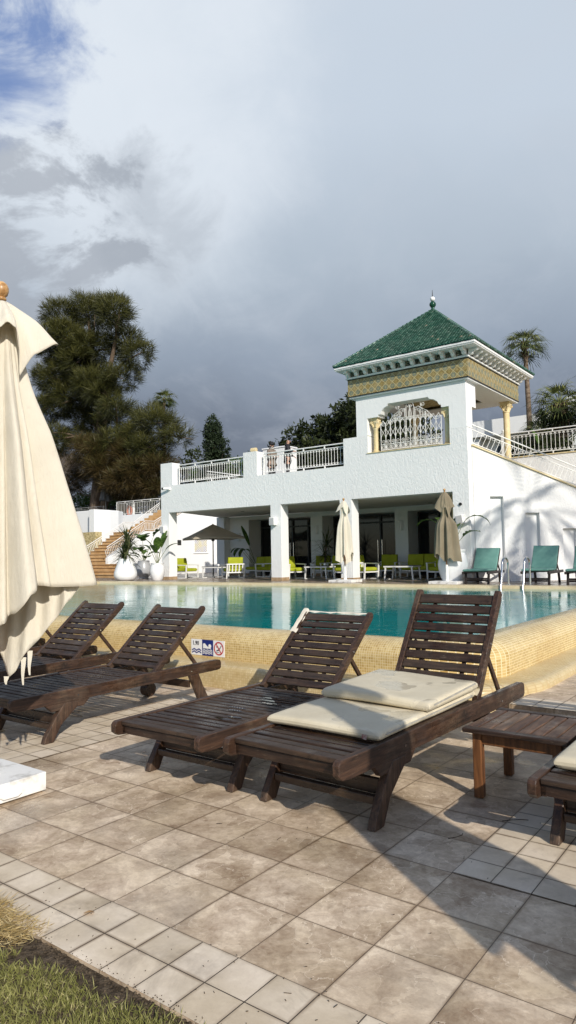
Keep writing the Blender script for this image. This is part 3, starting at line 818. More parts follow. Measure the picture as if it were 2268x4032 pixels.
# ring beam under the frieze
m = MB(); FX0, FX1, FY0, FY1 = -7.82, -3.99, 15.80, 19.95
for x0, x1, y0, y1 in ((FX0 + .02, FX1 - .02, FY0 + .02, FY0 + .85), (FX0 + .02, FX1 - .02, FY1 - .85, FY1 - .02), (FX0 + .02, FX0 + .85, FY0 + .85, FY1 - .85), (FX1 - .85, FX1 - .02, FY0 + .85, FY1 - .85)):
    m.bb(x0, x1, y0, y1, 6.16, 6.20)
m.build_each('beam_soffit', M['plaster'], pav)
def frieze_mat():
    t = NT('moorish_tiles'); tc = t.n('ShaderNodeTexCoord')
    sp = t.n('ShaderNodeSeparateXYZ'); t.l(tc.outputs['UV'], sp.inputs[0])
    K = 1 / .235
    fu = t.math('FRACT', t.math('MULTIPLY', sp.outputs[0], K)); fv = t.math('FRACT', t.math('MULTIPLY', sp.outputs[1], K))
    cu = t.math('SUBTRACT', fu, .5); cv = t.math('SUBTRACT', fv, .5)
    a = t.math('ABSOLUTE', cu); b = t.math('ABSOLUTE', cv); d = t.math('ADD', a, b)
    r = t.math('SQRT', t.math('ADD', t.math('MULTIPLY', cu, cu), t.math('MULTIPLY', cv, cv)))
    ang = t.math('ARCTAN2', cv, cu); pet = t.math('MULTIPLY', t.math('COSINE', t.math('MULTIPLY', ang, 8)), .055)
    rp = t.math('ADD', r, pet)
    base = t.ramp(d, [(0, (.27, .20, .05)), (.40, (.24, .17, .04)), (.45, (.42, .38, .22)), (.50, (.42, .38, .22)), (.55, (.26, .18, .04)), (.66, (.10, .075, .035)), (.72, (.32, .23, .06)), (.82, (.11, .085, .04)), (.87, (.34, .25, .07))], 'CONSTANT')
    flower = t.ramp(rp, [(0, (.45, .33, .10)), (.05, (.09, .14, .12)), (.19, (.30, .31, .22)), (.22, (.05, .075, .07)), (.285, (.24, .17, .04))], 'CONSTANT')
    col = t.mix(t.mr(rp, .290, .30, 1, 0), base, flower)
    nz = t.noise(t.coord('Object'), 9, 5, .7)
    col = t.mix(t.mr(nz, .4, .75, 0, .5), col, (.52, .46, .28))
    return t.done(t.bsdf(col, .3, None, .5))
M['frieze'] = frieze_mat()
m = MB()
def uvquad(mb, pts, us): mb.add(pts, [(0, 1, 2, 3)], [us])
z0, z1 = 6.205, 6.715
for (ax, ay), (bx_, by) in (((FX0, FY0), (FX1, FY0)), ((FX1, FY0), (FX1, FY1)), ((FX1, FY1), (FX0, FY1)), ((FX0, FY1), (FX0, FY0))):
    L_ = math.hypot(bx_ - ax, by - ay)
    uvquad(m, [(ax, ay, z0), (bx_, by, z0), (bx_, by, z1), (ax, ay, z1)], [(0, 0), (L_, 0), (L_, z1 - z0), (0, z1 - z0)])
m.build('tile_frieze', M['frieze'], pav)
m = MB()
for zz, e in ((6.198, .012), (6.72, .012)):
    for x0, x1, y0, y1 in ((FX0 - e, FX1 + e, FY0 - e, FY0 + .05), (FX1 - .05, FX1 + e, FY0 + .05, FY1), (FX0 - e, FX0 + .05, FY0 + .05, FY1)):
        m.bb(x0, x1, y0, y1, zz, zz + .022)
m.build('frieze_border', M['black'], pav)
# cornice: moulding, brackets, dark carved panels between them, eave board
EX0, EX1, EY0, EY1 = -8.04, -3.64, 15.42, 20.33
m = MB(); m.bb(FX0 - .05, FX1 + .05, FY0 - .05, FY1 + .05, 6.744, 6.80); m.build('cornice_moulding', M['plaster'], pav, bevel=.012, seg=2)
m = MB(); m.bb(FX0 - .01, FX1 + .01, FY0 - .01, FY1 + .01, 6.802, 6.965); 
def carved():
    t = NT('carved_panels'); v = t.coord('Object', (1, 1, 1)); f = t.noise(v, 16, 4, .6, 1.2)
    c = t.ramp(f, [(.44, (.05, .05, .04)), (.52, (.16, .16, .115)), (.60, (.34, .32, .26))])
    return t.done(t.bsdf(c, .8, t.bump(f, .8, .02), .2))
M['carved'] = carved()
m.build('carved_panel', M['carved'], pav)
br = MB()
def bracket(cx_, cy_, ox, oy):
    tx, ty = -oy, ox; w = .05
    prof = [(0, 6.803), (.10, 6.803), (.13, 6.83), (.15, 6.88), (.24, 6.90), (.27, 6.93), (.27, 6.968), (0, 6.968)]
    br.prism(prof, lambda a, b: (cx_ + ox * a + tx * w, cy_ + oy * a + ty * w, b), lambda a, b: (cx_ + ox * a - tx * w, cy_ + oy * a - ty * w, b))
nb = 12
for i in range(nb + 1):
    f_ = i / nb
    bracket(FX0 + .06 + (FX1 - FX0 - .12) * f_, FY0 - .012, 0, -1)
    bracket(FX1 + .012, FY0 + .06 + (FY1 - FY0 - .12) * f_, 1, 0)
br.build_each('eave_bracket', M['plaster'], pav, bevel=.006)
m = MB(); m.bb(EX0, EX1, EY0, EY1, 6.97, 7.0); m.bb(EX0 - .02, EX1 + .02, EY0 - .02, EY1 + .02, 7.003, 7.07); m.build('eave_board', M['plaster'], pav, bevel=.01)
# roof of rounded green tiles in courses
AP = Vector((-5.9, 17.88, 9.09)); ZE = 7.085
def rooftile():
    t = NT('green_roof_tiles'); v = t.coord('Object')
    at = t.n('ShaderNodeAttribute', attribute_name='tint')
    c = t.ramp(at.outputs['Fac'], [(0, (.024, .085, .058)), (.5, (.045, .14, .10)), (.85, (.11, .22, .165)), (.97, (.18, .25, .20)), (1, (.42, .36, .27))])
    c = t.mix(t.mr(t.noise(v, 2.2, 5, .7), .42, .7, 0, .45), c, (.13, .18, .15))
    c = t.mix(t.mr(t.noise(v, 6, 5, .7), .55, .75, 0, .5), c, (.015, .045, .034))
    c = t.mix(t.mr(t.noise(v, 30, 3, .7), .66, .74, 0, .5), c, (.25, .30, .25))
    return t.done(t.bsdf(c, .28, t.bump(t.noise(v, 40, 3), .3, .01), .5))
M['rooftile'] = rooftile()
rt = MB(); tints = []
corners = [(EX0 - .03, EY0 - .03), (EX1 + .03, EY0 - .03), (EX1 + .03, EY1 + .03), (EX0 - .03, EY1 + .03)]
ROWS = 40; TW = .092
for side_ in range(4):
    A = Vector((*corners[side_], ZE)); B = Vector((*corners[(side_ + 1) % 4], ZE))
    e = (B - A); EL = e.length; e.normalize()
    foot = A + e * (AP - A).dot(e); slope = AP - foot; SLn = slope.length; sd = slope.normalized(); nrm = e.cross(sd).normalized()
    fa = (AP - A).dot(e)
    for r in range(ROWS):
        s0 = SLn * r / ROWS; s1 = SLn * (r + 1) / ROWS
        lo = fa * (s0 / SLn); hi = EL - (EL - fa) * (s0 / SLn)
        k0 = int(math.ceil((lo - .02) / TW)); k1 = int(math.floor((hi + .02) / TW))
        for k in range(k0, k1):
            u0 = max(k * TW, lo); u1 = min((k + 1) * TW, hi)
            if u1 - u0 < .02: continue
            n5 = 5; rows = []
            jit = rnd.uniform(-.006, .006)
            for s_, lift in ((s0 - .012, .034), (s1, .006)):
                rows.append([A + e * (u0 + (u1 - u0) * i / (n5 - 1)) + sd * (s_ + jit) + nrm * (lift + .026 * sin(PI * i / (n5 - 1)) * (1.0) - .006) for i in range(n5)])
            base_n = len(rt.f)
            rt.grid(rows)
            # open front lip
            lip = [p_ - nrm * .045 for p_ in rows[0]]
            rt.grid([lip, rows[0]])
            tv = rnd.random(); tv = 1.0 if rnd.random() < .006 else tv * .93
            tints += [tv] * (len(rt.f) - base_n)
ro = rt.build('tiled_roof', M['rooftile'], pav, fixn=False)
at = ro.data.attributes.new('tint', 'FLOAT', 'FACE'); at.data.foreach_set('value', tints)
m = MB()
for cx_, cy_ in corners:
    a_ = Vector((cx_, cy_, ZE + .03)); n_ = 26
    for i in range(n_):
        p_ = a_.lerp(AP, i / n_); q_ = a_.lerp(AP, (i + 1.15) / n_)
        m.tube([p_, q_ - Vector((0, 0, .012))], [.048, .038], 8)
hp = m.build_each('hip_tiles', M['rooftile'], pav, per=26, smooth=True, angle=50)
for h__ in hp: at = h__.data.attributes.new('tint', 'FLOAT', 'FACE'); at.data.foreach_set('value', [rnd.random() for _ in h__.data.polygons])
M['finialgreen'] = simple('green_glaze', (.008, .05, .03), (.015, .08, .05), 5, .15)
m = MB(); m.lathe([(.07, 9.0), (.05, 9.12), (.06, 9.15)], 12, (AP.x, AP.y, 0)); m.ball((AP.x, AP.y, 9.25), .105, 12); fin = m.build('finial', M['finialgreen'], pav, smooth=True)
m = MB(); m.ball((AP.x, AP.y, 9.425), .078, 10); m.build('finial_ball', M['plaster'], fin, smooth=True)
m = MB(); m.tube([(AP.x, AP.y, 9.49), (AP.x, AP.y, 9.72)], [.016, .006], 6); m.build('finial_spike', M['black'], fin)
m = MB(); m.bb(FX0 + .85, FX1 - .85, FY0 + .85, FY1 - .85, 6.28, 6.30); m.build('carved_ceiling', M['crazy'], pav)
def column(cx_, cy_, z0_, z1_, r):
    c = MB(); H = z1_ - z0_
    prof = [(r * 1.45, 0), (r * 1.45, .05), (r * 1.25, .06), (r * 1.3, .085), (r * 1.05, .11), (r * 1.02, .14), (r, H * .5), (r * .96, H - .34), (r * 1.12, H - .325), (r * 1.12, H - .295), (r, H - .285), (r * 1.05, H - .22), (r * 1.3, H - .15), (r * 1.6, H - .10), (r * 1.5, H - .085)]
    c.lathe([(a, z0_ + b) for a, b in prof], 18, (cx_, cy_, 0))
    w = r * 3.0; c.bb(cx_ - w / 2, cx_ + w / 2, cy_ - w / 2, cy_ + w / 2, z1_ - .085, z1_ - .02); c.bb(cx_ - w * .56, cx_ + w * .56, cy_ - w * .56, cy_ + w * .56, z1_ - .019, z1_)
    for sx in (-1, 1):
        for sy in (-1, 1):
            c.tube([(cx_ + sx * r * 1.25, cy_ + sy * r * 1.6, z1_ - .13), (cx_ + sx * r * 1.25, cy_ + sy * r * 1.2, z1_ - .13)], .038, 10)
            c.tube([(cx_ + sx * r * .5, cy_ + sy * r * 1.0, z1_ - .27), (cx_ + sx * r * .9, cy_ + sy * r * 1.35, z1_ - .18), (cx_ + sx * r * 1.2, cy_ + sy * r * 1.5, z1_ - .16)], [.03, .026, .012], 6)
    return c.build('column', M['limestone'], pav, smooth=True, angle=40)
column(-7.05, yp + .20, 4.432, 5.498, .075)
column(-4.76, yp + .20, 4.432, 5.498, .075)
column(-4.27, 19.55, 3.72, 6.158, .10)
column(-7.45, 19.55, 3.72, 6.158, .10)
m = MB(); m.bb(-7.26, -4.60, YF - .025, YF + TF + .02, 4.4315, 4.452)
m.build('stone_sill', M['limestone'], pav)
# wrought iron grille in the opening
gx0, gx1, gy, gz = -6.83, -4.90, yp + .10, 4.50
G = MB(); R_ = .0085
def curve(pts, r=R_): G.tube([(a, gy, b) for a, b in pts], r, 5)
def scroll(cx_, cz_, r0, a0, turns, sgn=1, n=16, r=R_ * .8):
    curve([(cx_ + r0 * (1 - .78 * i / n) * cos(a0 + sgn * turns * 2 * PI * i / n), cz_ + r0 * (1 - .78 * i / n) * sin(a0 + sgn * turns * 2 * PI * i / n)) for i in range(n + 1)], r)
W_ = gx1 - gx0; nbar = 12; st = W_ / nbar
def topz(x):
    u = abs((x - (gx0 + gx1) / 2) / (W_ / 2))
    return gz + .70 + .52 * max(0, 1 - u ** 1.15) if u < .999 else gz + .66
G.bar((gx0, gy, gz), (gx1, gy, gz), .022, .022); G.bar((gx0, gy, gz + .17), (gx1, gy, gz + .17), .018, .018)
for i in range(nbar + 1):
    x = gx0 + st * i; top = topz(x)
    G.bar((x, gy, gz - .04 if i in (0, 6, 12) else gz), (x, gy, top if i not in (0, 12) else gz + .80), .016, .016, up=(1, 0, 0))
    if 0 < i < 12 and i % 2 == 0: G.ball((x, gy, gz + .40), .018, 6)
for i in range(nbar):
    xc = gx0 + st * (i + .5); s = 1 if i % 2 else -1
    scroll(xc, gz + .085, .066, PI / 2, 1.6, s); curve([(xc + .066 * cos(2 * PI * k / 14), gz + .085 + .072 * sin(2 * PI * k / 14)) for k in range(15)], R_ * .7)
    scroll(xc, gz + .245, .062, -PI / 2, 1.5, -s)
    # crossing ogee bars
    for q in (-1, 1):
        curve([(xc + q * st * .5 * cos(PI * (k / 12) * 1.5), gz + .33 + .55 * k / 12) for k in range(13)], R_ * .75)
for x in np.linspace(gx0 + st * 2.6, gx1 - st * 2.6, 10):
    for dx in (-.03, .03):
        for dz in (-.028, .028): scroll(float(x) + dx, gz + .86 + dz, .026, 0, 1.2, 1 if dx > 0 else -1, 8, R_ * .6)
xm = (gx0 + gx1) / 2
for q in (-1, 1):
    curve([(xm + q * W_ * .5, gz + .80), (xm + q * W_ * .46, gz + .72), (xm + q * W_ * .40, gz + .72), (xm + q * W_ * .35, gz + .84), (xm + q * W_ * .28, gz + .99), (xm + q * W_ * .20, gz + 1.08), (xm + q * W_ * .14, gz + 1.16), (xm + q * W_ * .09, gz + 1.12)], R_)
    scroll(xm + q * W_ * .455, gz + .82, .06, PI if q > 0 else 0, 1.3, q)
    scroll(xm + q * W_ * .33, gz + .80, .075, 0, 1.4, q); scroll(xm + q * W_ * .24, gz + .94, .09, 0, 1.5, q); scroll(xm + q * W_ * .17, gz + 1.02, .09, PI, 1.5, -q)
    scroll(xm + q * W_ * .21, gz + 1.20, .07, PI, 1.4, q); scroll(xm + q * W_ * .105, gz + 1.10, .06, 0, 1.3, -q)
    curve([(xm + q * W_ * .16, gz + 1.12), (xm + q * W_ * .19, gz + 1.17), (xm + q * W_ * .17, gz + 1.26)], R_ * .8)
    curve([(xm + q * .12, gz + .2), (xm + q * .12, gz + 1.18), (xm + q * .10, gz + 1.27), (xm + q * .06, gz + 1.31)], R_)
    curve([(xm, gz + .74), (xm + q * .045, gz + .9), (xm + q * .05, gz + 1.0), (xm, gz + 1.16)], R_ * .8)
    scroll(xm + q * .045, gz + 1.20, .045, PI / 2, 1.2, q)
G.build('iron_grille', M['oldwhite'], pav)

# ------------------------------------------------------------------ right-hand stair
A45 = rad(45); S0 = Vector((-4.10, 16.2, 0)); ED = Vector((sin(A45), cos(A45), 0)); EN = Vector((-cos(A45), sin(A45), 0))
def stw(s, z, d): p_ = S0 + ED * s + EN * d; return (p_.x, p_.y, z)
stair = thing('stair_wall', 'white rough-cast stair wall with stepped tall niches and a sloping iron railing', 'staircase', (S0.x, S0.y, ZT))
SLP = .388
ol = [(0, ZT), (0, 4.36), (5.6, 4.36 - SLP * 5.6), (5.6, ZT)]
nich = [(.46, .85, 2.96), (1.48, 1.89, 2.50), (2.57, 2.98, 2.055), (3.66, 4.07, 1.63)]
hl = [[(a, .85), (b, .85), (b, c), (a, c)] for a, b, c in nich]
m = MB(); slab(m, ol, hl, stw, 0, .12); slab(m, ol, [], stw, .122, .45)
m.build('stair_wall', M['stucco'], stair)
m = MB()
for a, b, c in nich: m.add([stw(a, .85, .119), stw(b, .85, .119), stw(b, c, .119), stw(a, c, .119)], [(0, 1, 2, 3)])
m.build_each('niche_back', M['plaster'], stair)
m = MB(); m.bar(stw(-.02, 4.385, .2), stw(5.6, 4.385 - SLP * 5.62, .2), .50, .035); m.build('coping', M['limestone'], stair)
m = MB()
for i in range(14):
    s_ = .2 + i * .4; z_ = 4.3 - SLP * s_
    p_ = Vector(stw(s_, 0, 1.05)); m.box((p_.x, p_.y, z_ / 2 + .3), (.40, 1.2, z_ - .6), Matrix.Rotation(-A45 + PI / 2 * 0 + PI / 4 + A45 - PI / 4 - A45 + A45, 3, 'Z') @ Matrix.Rotation(PI / 4, 3, 'Z'))
m.build('step', M['limestone'], stair)
h_ = MB(); b_ = MB()
def P_(s_, dz): return Vector(stw(s_, 4.40 - SLP * s_ + dz, .06))
h_.tube([P_(-.02, .575), P_(5.5, .575)], .020, 8); h_.bar(P_(-.02, .44), P_(5.5, .44), .022, .018); h_.bar(P_(-.02, .06), P_(5.5, .06), .022, .018)
h_.build('handrail', M['whitemetal'], stair)
lean = .16
for i in range(44):
    s_ = .06 + i * .125
    b_.tube([P_(s_, .06), P_(s_ + lean, .44)], .0075, 5, False)
    c = P_(s_ + lean + .06, .40); r = .045
    b_.tube([c + ED * (r * cos(2 * PI * k / 9)) + Vector((0, 0, r * .8 * sin(2 * PI * k / 9))) for k in range(10)], .0055, 4, False)
b_.build('balusters', M['whitemetal'], stair)
t = thing('terrace_wall', 'white rough-cast retaining wall behind the stair railing at the right', 'wall', (-2, 22, ZT))
m = MB(); m.bb(-5.45, 9, 22.0, 22.35, ZT, 4.70); m.build('wall_face', M['stucco'], t)
m = MB(); m.bb(-5.5, 9, 21.97, 22.38, 4.703, 4.74); m.build('wall_coping', M['limestone'], t)
t = thing('terrace_railing', 'long white iron railing of the upper terrace in front of the palms', 'railing', (-2, 22.15, 4.74))
railing(t, [((-5.2, 22.15, 4.745), (6.0, 22.15, 4.745))], .86, .14)
m = MB(); m.bb(-5.36, -5.22, 22.07, 22.21, 4.745, 5.62); m.lathe([(.09, 5.62), (.09, 5.65), (.03, 5.66)], 12, (-5.29, 22.14, 0)); m.ball((-5.29, 22.14, 5.72), .06, 8); m.build('gate_post', M['whitemetal'], t)
m = MB(); m.bb(-12, 14, 22.35, 70, 3.9, 4.55); struct('upper_terrace', m, M['earth'])

# ------------------------------------------------------------------ left-hand stair
ls = thing('staircase', 'orange stone staircase with landing climbing between white iron railings on the left', 'staircase', (-23.1, 18, ZT))
XR, XL = -22.0, -24.2
m = MB(); slab(m, [(18.0, ZT), (18.0, 1.47), (20.27, 2.72), (20.84, 2.72), (23.2, 3.93), (26.0, 3.93), (26.0, ZT)], [], lambda a, b, d: (d, a, b), XR, XR - .16); m.build('stringer_wall', M['plaster'], ls)
m = MB(); slab(m, [(17.75, 1.1), (18.55, 1.55), (20.81, 2.77), (21.43, 2.77), (23.24, 3.88), (26.0, 3.93), (26.0, ZT), (17.75, ZT)], [], lambda a, b, d: (d, a, b), XL, XL - .18); m.build('stringer_wall', M['plaster'], ls)
m = MB()
for i in range(4):
    m.bb(XL + .002, -20.32, 16.98 + .26 * i, 18.0, ZT + .145 * i + (.002 if i else 0), ZT + .145 * i + .108); m.bb(XL + .002, -20.3, 16.93 + .26 * i, 18.0, ZT + .145 * i + .11, ZT + .145 * (i + 1))
y = 18.002; z = ZT + .58
for i in range(10):
    m.bb(XL + .002, XR - .162, y + .03, y + .228, ZT, z + .12); m.bb(XL + .002, XR - .162, y - .012, y + .228, z + .122, z + .153); y += .228; z += .153
m.bb(XL + .002, XR - .162, y + .001, y + .58, ZT, z); y += .582
for i in range(8):
    m.bb(XL + .002, XR - .162, y, y + .30, ZT, z + .153); y += .301; z += .153
m.build('step', M['stepstone'], ls, bevel=.01)
for nm, X_, pts in (('right', XR - .08, [(18.0, 1.48), (20.27, 2.74), (20.84, 2.74), (23.2, 3.95)]), ('left', XL - .09, [(18.5, 1.54), (20.81, 2.79), (21.43, 2.79), (23.24, 3.90)])):
    h_ = MB(); b_ = MB(); H = .47
    for (ya, za), (yb, zb) in zip(pts[:-1], pts[1:]):
        a_ = Vector((X_, ya, za)); c_ = Vector((X_, yb, zb)); U = Vector((0, 0, 1)); n_ = int((yb - ya) / .085)
        h_.tube([a_ + U * H, c_ + U * H], .018, 7); b_.bar(a_ + U * (H - .09), c_ + U * (H - .09), .018, .018); b_.bar(a_ + U * .05, c_ + U * .05, .018, .018)
        for i in range(n_ + 1):
            p_ = a_.lerp(c_, i / n_); sk = .09 if zb > za else 0
            b_.tube([p_ + U * .05, p_ + Vector((0, -sk, H - .09 - sk * .5))], .0115, 5, False)
    hr = h_.build('railing', M['whitemetal'], ls); b_.build('balusters', M['whitemetal'], hr)
m = MB(); m.bb(XR + .002, XR + .012, 23.48, 24.42, 1.70, 2.33)
M['lattice'] = None
def lattice():
    t = NT('lattice_screen'); v = t.coord('Object', (1, 1, 1), (rad(45), 0, 0))
    sp = t.n('ShaderNodeSeparateXYZ'); t.l(v, sp.inputs[0])
    a = t.math('ABSOLUTE', t.math('SUBTRACT', t.math('FRACT', t.math('MULTIPLY', sp.outputs[1], 11)), .5)); b = t.math('ABSOLUTE', t.math('SUBTRACT', t.math('FRACT', t.math('MULTIPLY', sp.outputs[2], 11)), .5))
    k = t.math('GREATER_THAN', t.math('MAXIMUM', a, b), .36)
    hole = t.ramp(t.noise(t.coord('Object', (1, 2, 2)), 1.2, 2), [(.4, (.50, .42, .12)), (.6, (.32, .32, .42))])
    return t.done(t.bsdf(t.mix(k, hole, (.78, .78, .76)), .6))
M['lattice'] = lattice()
w = m.build('lattice_window', M['lattice'], ls)
m = MB()
for a in ((23.44, 23.49, 1.66, 2.37), (24.41, 24.46, 1.66, 2.37)): m.bb(XR + .002, XR + .03, a[0], a[1], a[2], a[3])
m.bb(XR + .002, XR + .03, 23.49, 24.41, 2.32, 2.37); m.bb(XR + .002, XR + .05, 23.40, 24.5, 1.63, 1.66); m.build('window_frame', M['white'], w)
m = MB(); m.bb(XR + .002, XR + .006, 22.3, 22.56, 2.05, 2.31); m.build('vent_hole', M['black'], ls)
# dark handrail beside the lowest steps
t = thing('handrail', 'thin dark metal handrail beside the lowest orange steps', 'handrail', (-24.4, 16.9, ZT))
m = MB(); m.tube([(-24.45, 16.2, 1.42), (-24.35, 16.9, 1.40), (-24.0, 17.5, 1.22)], .022, 6)
for y_ in (16.3, 17.2): m.tube([(-24.4, y_, ZT), (-24.4, y_, 1.40)], .016, 6)
for z_ in (.9, 1.15): m.tube([(-24.42, 16.3, z_), (-24.4, 17.2, z_)], .010, 5)
m.build('rails', M['greymetal'], t)
t = thing('rubble_wall', 'yellow rubble-textured wall left of the white staircase', 'wall', (-28, 20, ZT))
m = MB(); m.bb(-34, -25.5, 20.0, 20.4, ZT, 2.80); m.build('wall_face', M['crazy'], t)
t = thing('tree_planter', 'tall white curved planter wall around the foot of the big tree', 'planter', (-28.5, 23, ZT))
pl = [(-28.68, 22.0), (-28.2, 22.0), (-28.2, 23.1), (-28.35, 23.8), (-28.9, 24.6), (-30, 25.2), (-32, 25.2), (-32, 22.4), (-28.68, 22.4)]
m = MB(); m.prism(pl, lambda a, b: (a, b, 4.18), lambda a, b: (a, b, ZT)); m.build('planter_wall', M['plaster'], t, bevel=.03, seg=2)
t = thing('retaining_wall', 'shaded white retaining wall below the far iron railing left of the building', 'wall', (-29, 25.8, ZT))
m = MB(); m.bb(-31.4, -17.0, 25.8, 26.2, ZT, 4.10); m.build('wall_face', M['plaster'], t)
t = thing('garden_railing', 'long weathered white railing above the shaded retaining wall by the tree', 'railing', (-29, 26, 4.10))
railing(t, [((-31.2, 26.0, 4.10), (-18.0, 26.0, 4.10))], .85, .15, M['oldwhite'], ring=False)
t = thing('retaining_wall', 'grey shaded wall half hidden beside the tall cream parasol', 'wall', (-37, 27, ZT))
m = MB(); m.bb(-48, -33.5, 27.0, 27.4, ZT, 4.08); m.build('wall_face', M['plaster'], t)
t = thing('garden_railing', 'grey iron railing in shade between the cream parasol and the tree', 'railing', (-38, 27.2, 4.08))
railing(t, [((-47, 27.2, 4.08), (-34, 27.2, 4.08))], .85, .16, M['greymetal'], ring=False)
m = MB(); m.bb(-90, -17.0, 26.2, 140, 3.2, 4.06); struct('garden_terrace', m, M['earth'])
# pergola with striped shade at the far left
t = thing('pergola', 'low white pergola with slatted roof behind the big tree', 'pergola', (-47, 36, 4.06))
m = MB(); m.bb(-52, -42.0, 36.5, 36.7, 4.06, 6.1); m.build('pergola_wall', M['plaster'], t)
m = MB()
for i in range(30): m.bar((-52 + i * .34, 34.2, 6.55), (-52 + i * .34, 37.6, 6.95), .09, .16)
m.build('slatted_roof', M['white'], t)
m = MB()
for x in (-51, -48.5, -46, -43.5): m.bb(x, x + .22, 34.3, 34.52, 4.06, 6.5)
m.bb(-52, -42, 34.3, 34.5, 6.36, 6.5); m.build_each('pergola_frame', M['plaster'], t)

# ------------------------------------------------------------------ far hotel block on the right
fb = thing('hotel_block', 'long low white hotel block behind the palms at the right', 'building', (-2, 33, 4.55))
m = MB(); m.bb(-10.4, 16, 32, 40, 4.55, 7.15); m.build('wall', M['plaster'], fb)
m = MB(); m.bb(-10.7, 16.3, 31.0, 40.3, 7.16, 7.95); m.build('roof_parapet', M['plaster'], fb)
m = MB(); m.bb(-5.2, 16.5, 30.4, 40.6, 7.96, 8.4); m.build('roof_step', M['plaster'], fb)
for x in (-9.0, -7.0, -4.2, -1.6, 1.0, 3.6):
    f = MB(); f.bb(x - .05, x + 1.45, 31.95, 31.99, 4.75, 6.75); f_ = f.build('window', M['darkframe'], fb)
    g_ = MB(); g_.bb(x, x + .68, 31.93, 31.945, 4.8, 6.7); g_.bb(x + .73, x + 1.4, 31.93, 31.945, 4.8, 6.7); g_.build('pane', M['glass'], f_)
for x in (-10.2, -5.4, -.4, 4.6):
    m = MB(); m.bb(x, x + .5, 31.2, 31.99, 4.55, 7.15); m.build('partition', M['plaster'], fb)
m = MB()
for x in np.arange(-10.2, 6, .22): m.bar((float(x), 31.3, 4.6), (float(x), 31.3, 5.5), .03, .03, up=(1, 0, 0))
m.bar((-10.4, 31.3, 5.52), (6.2, 31.3, 5.52), .05, .05); m.build('balcony_rail', M['greymetal'], fb)
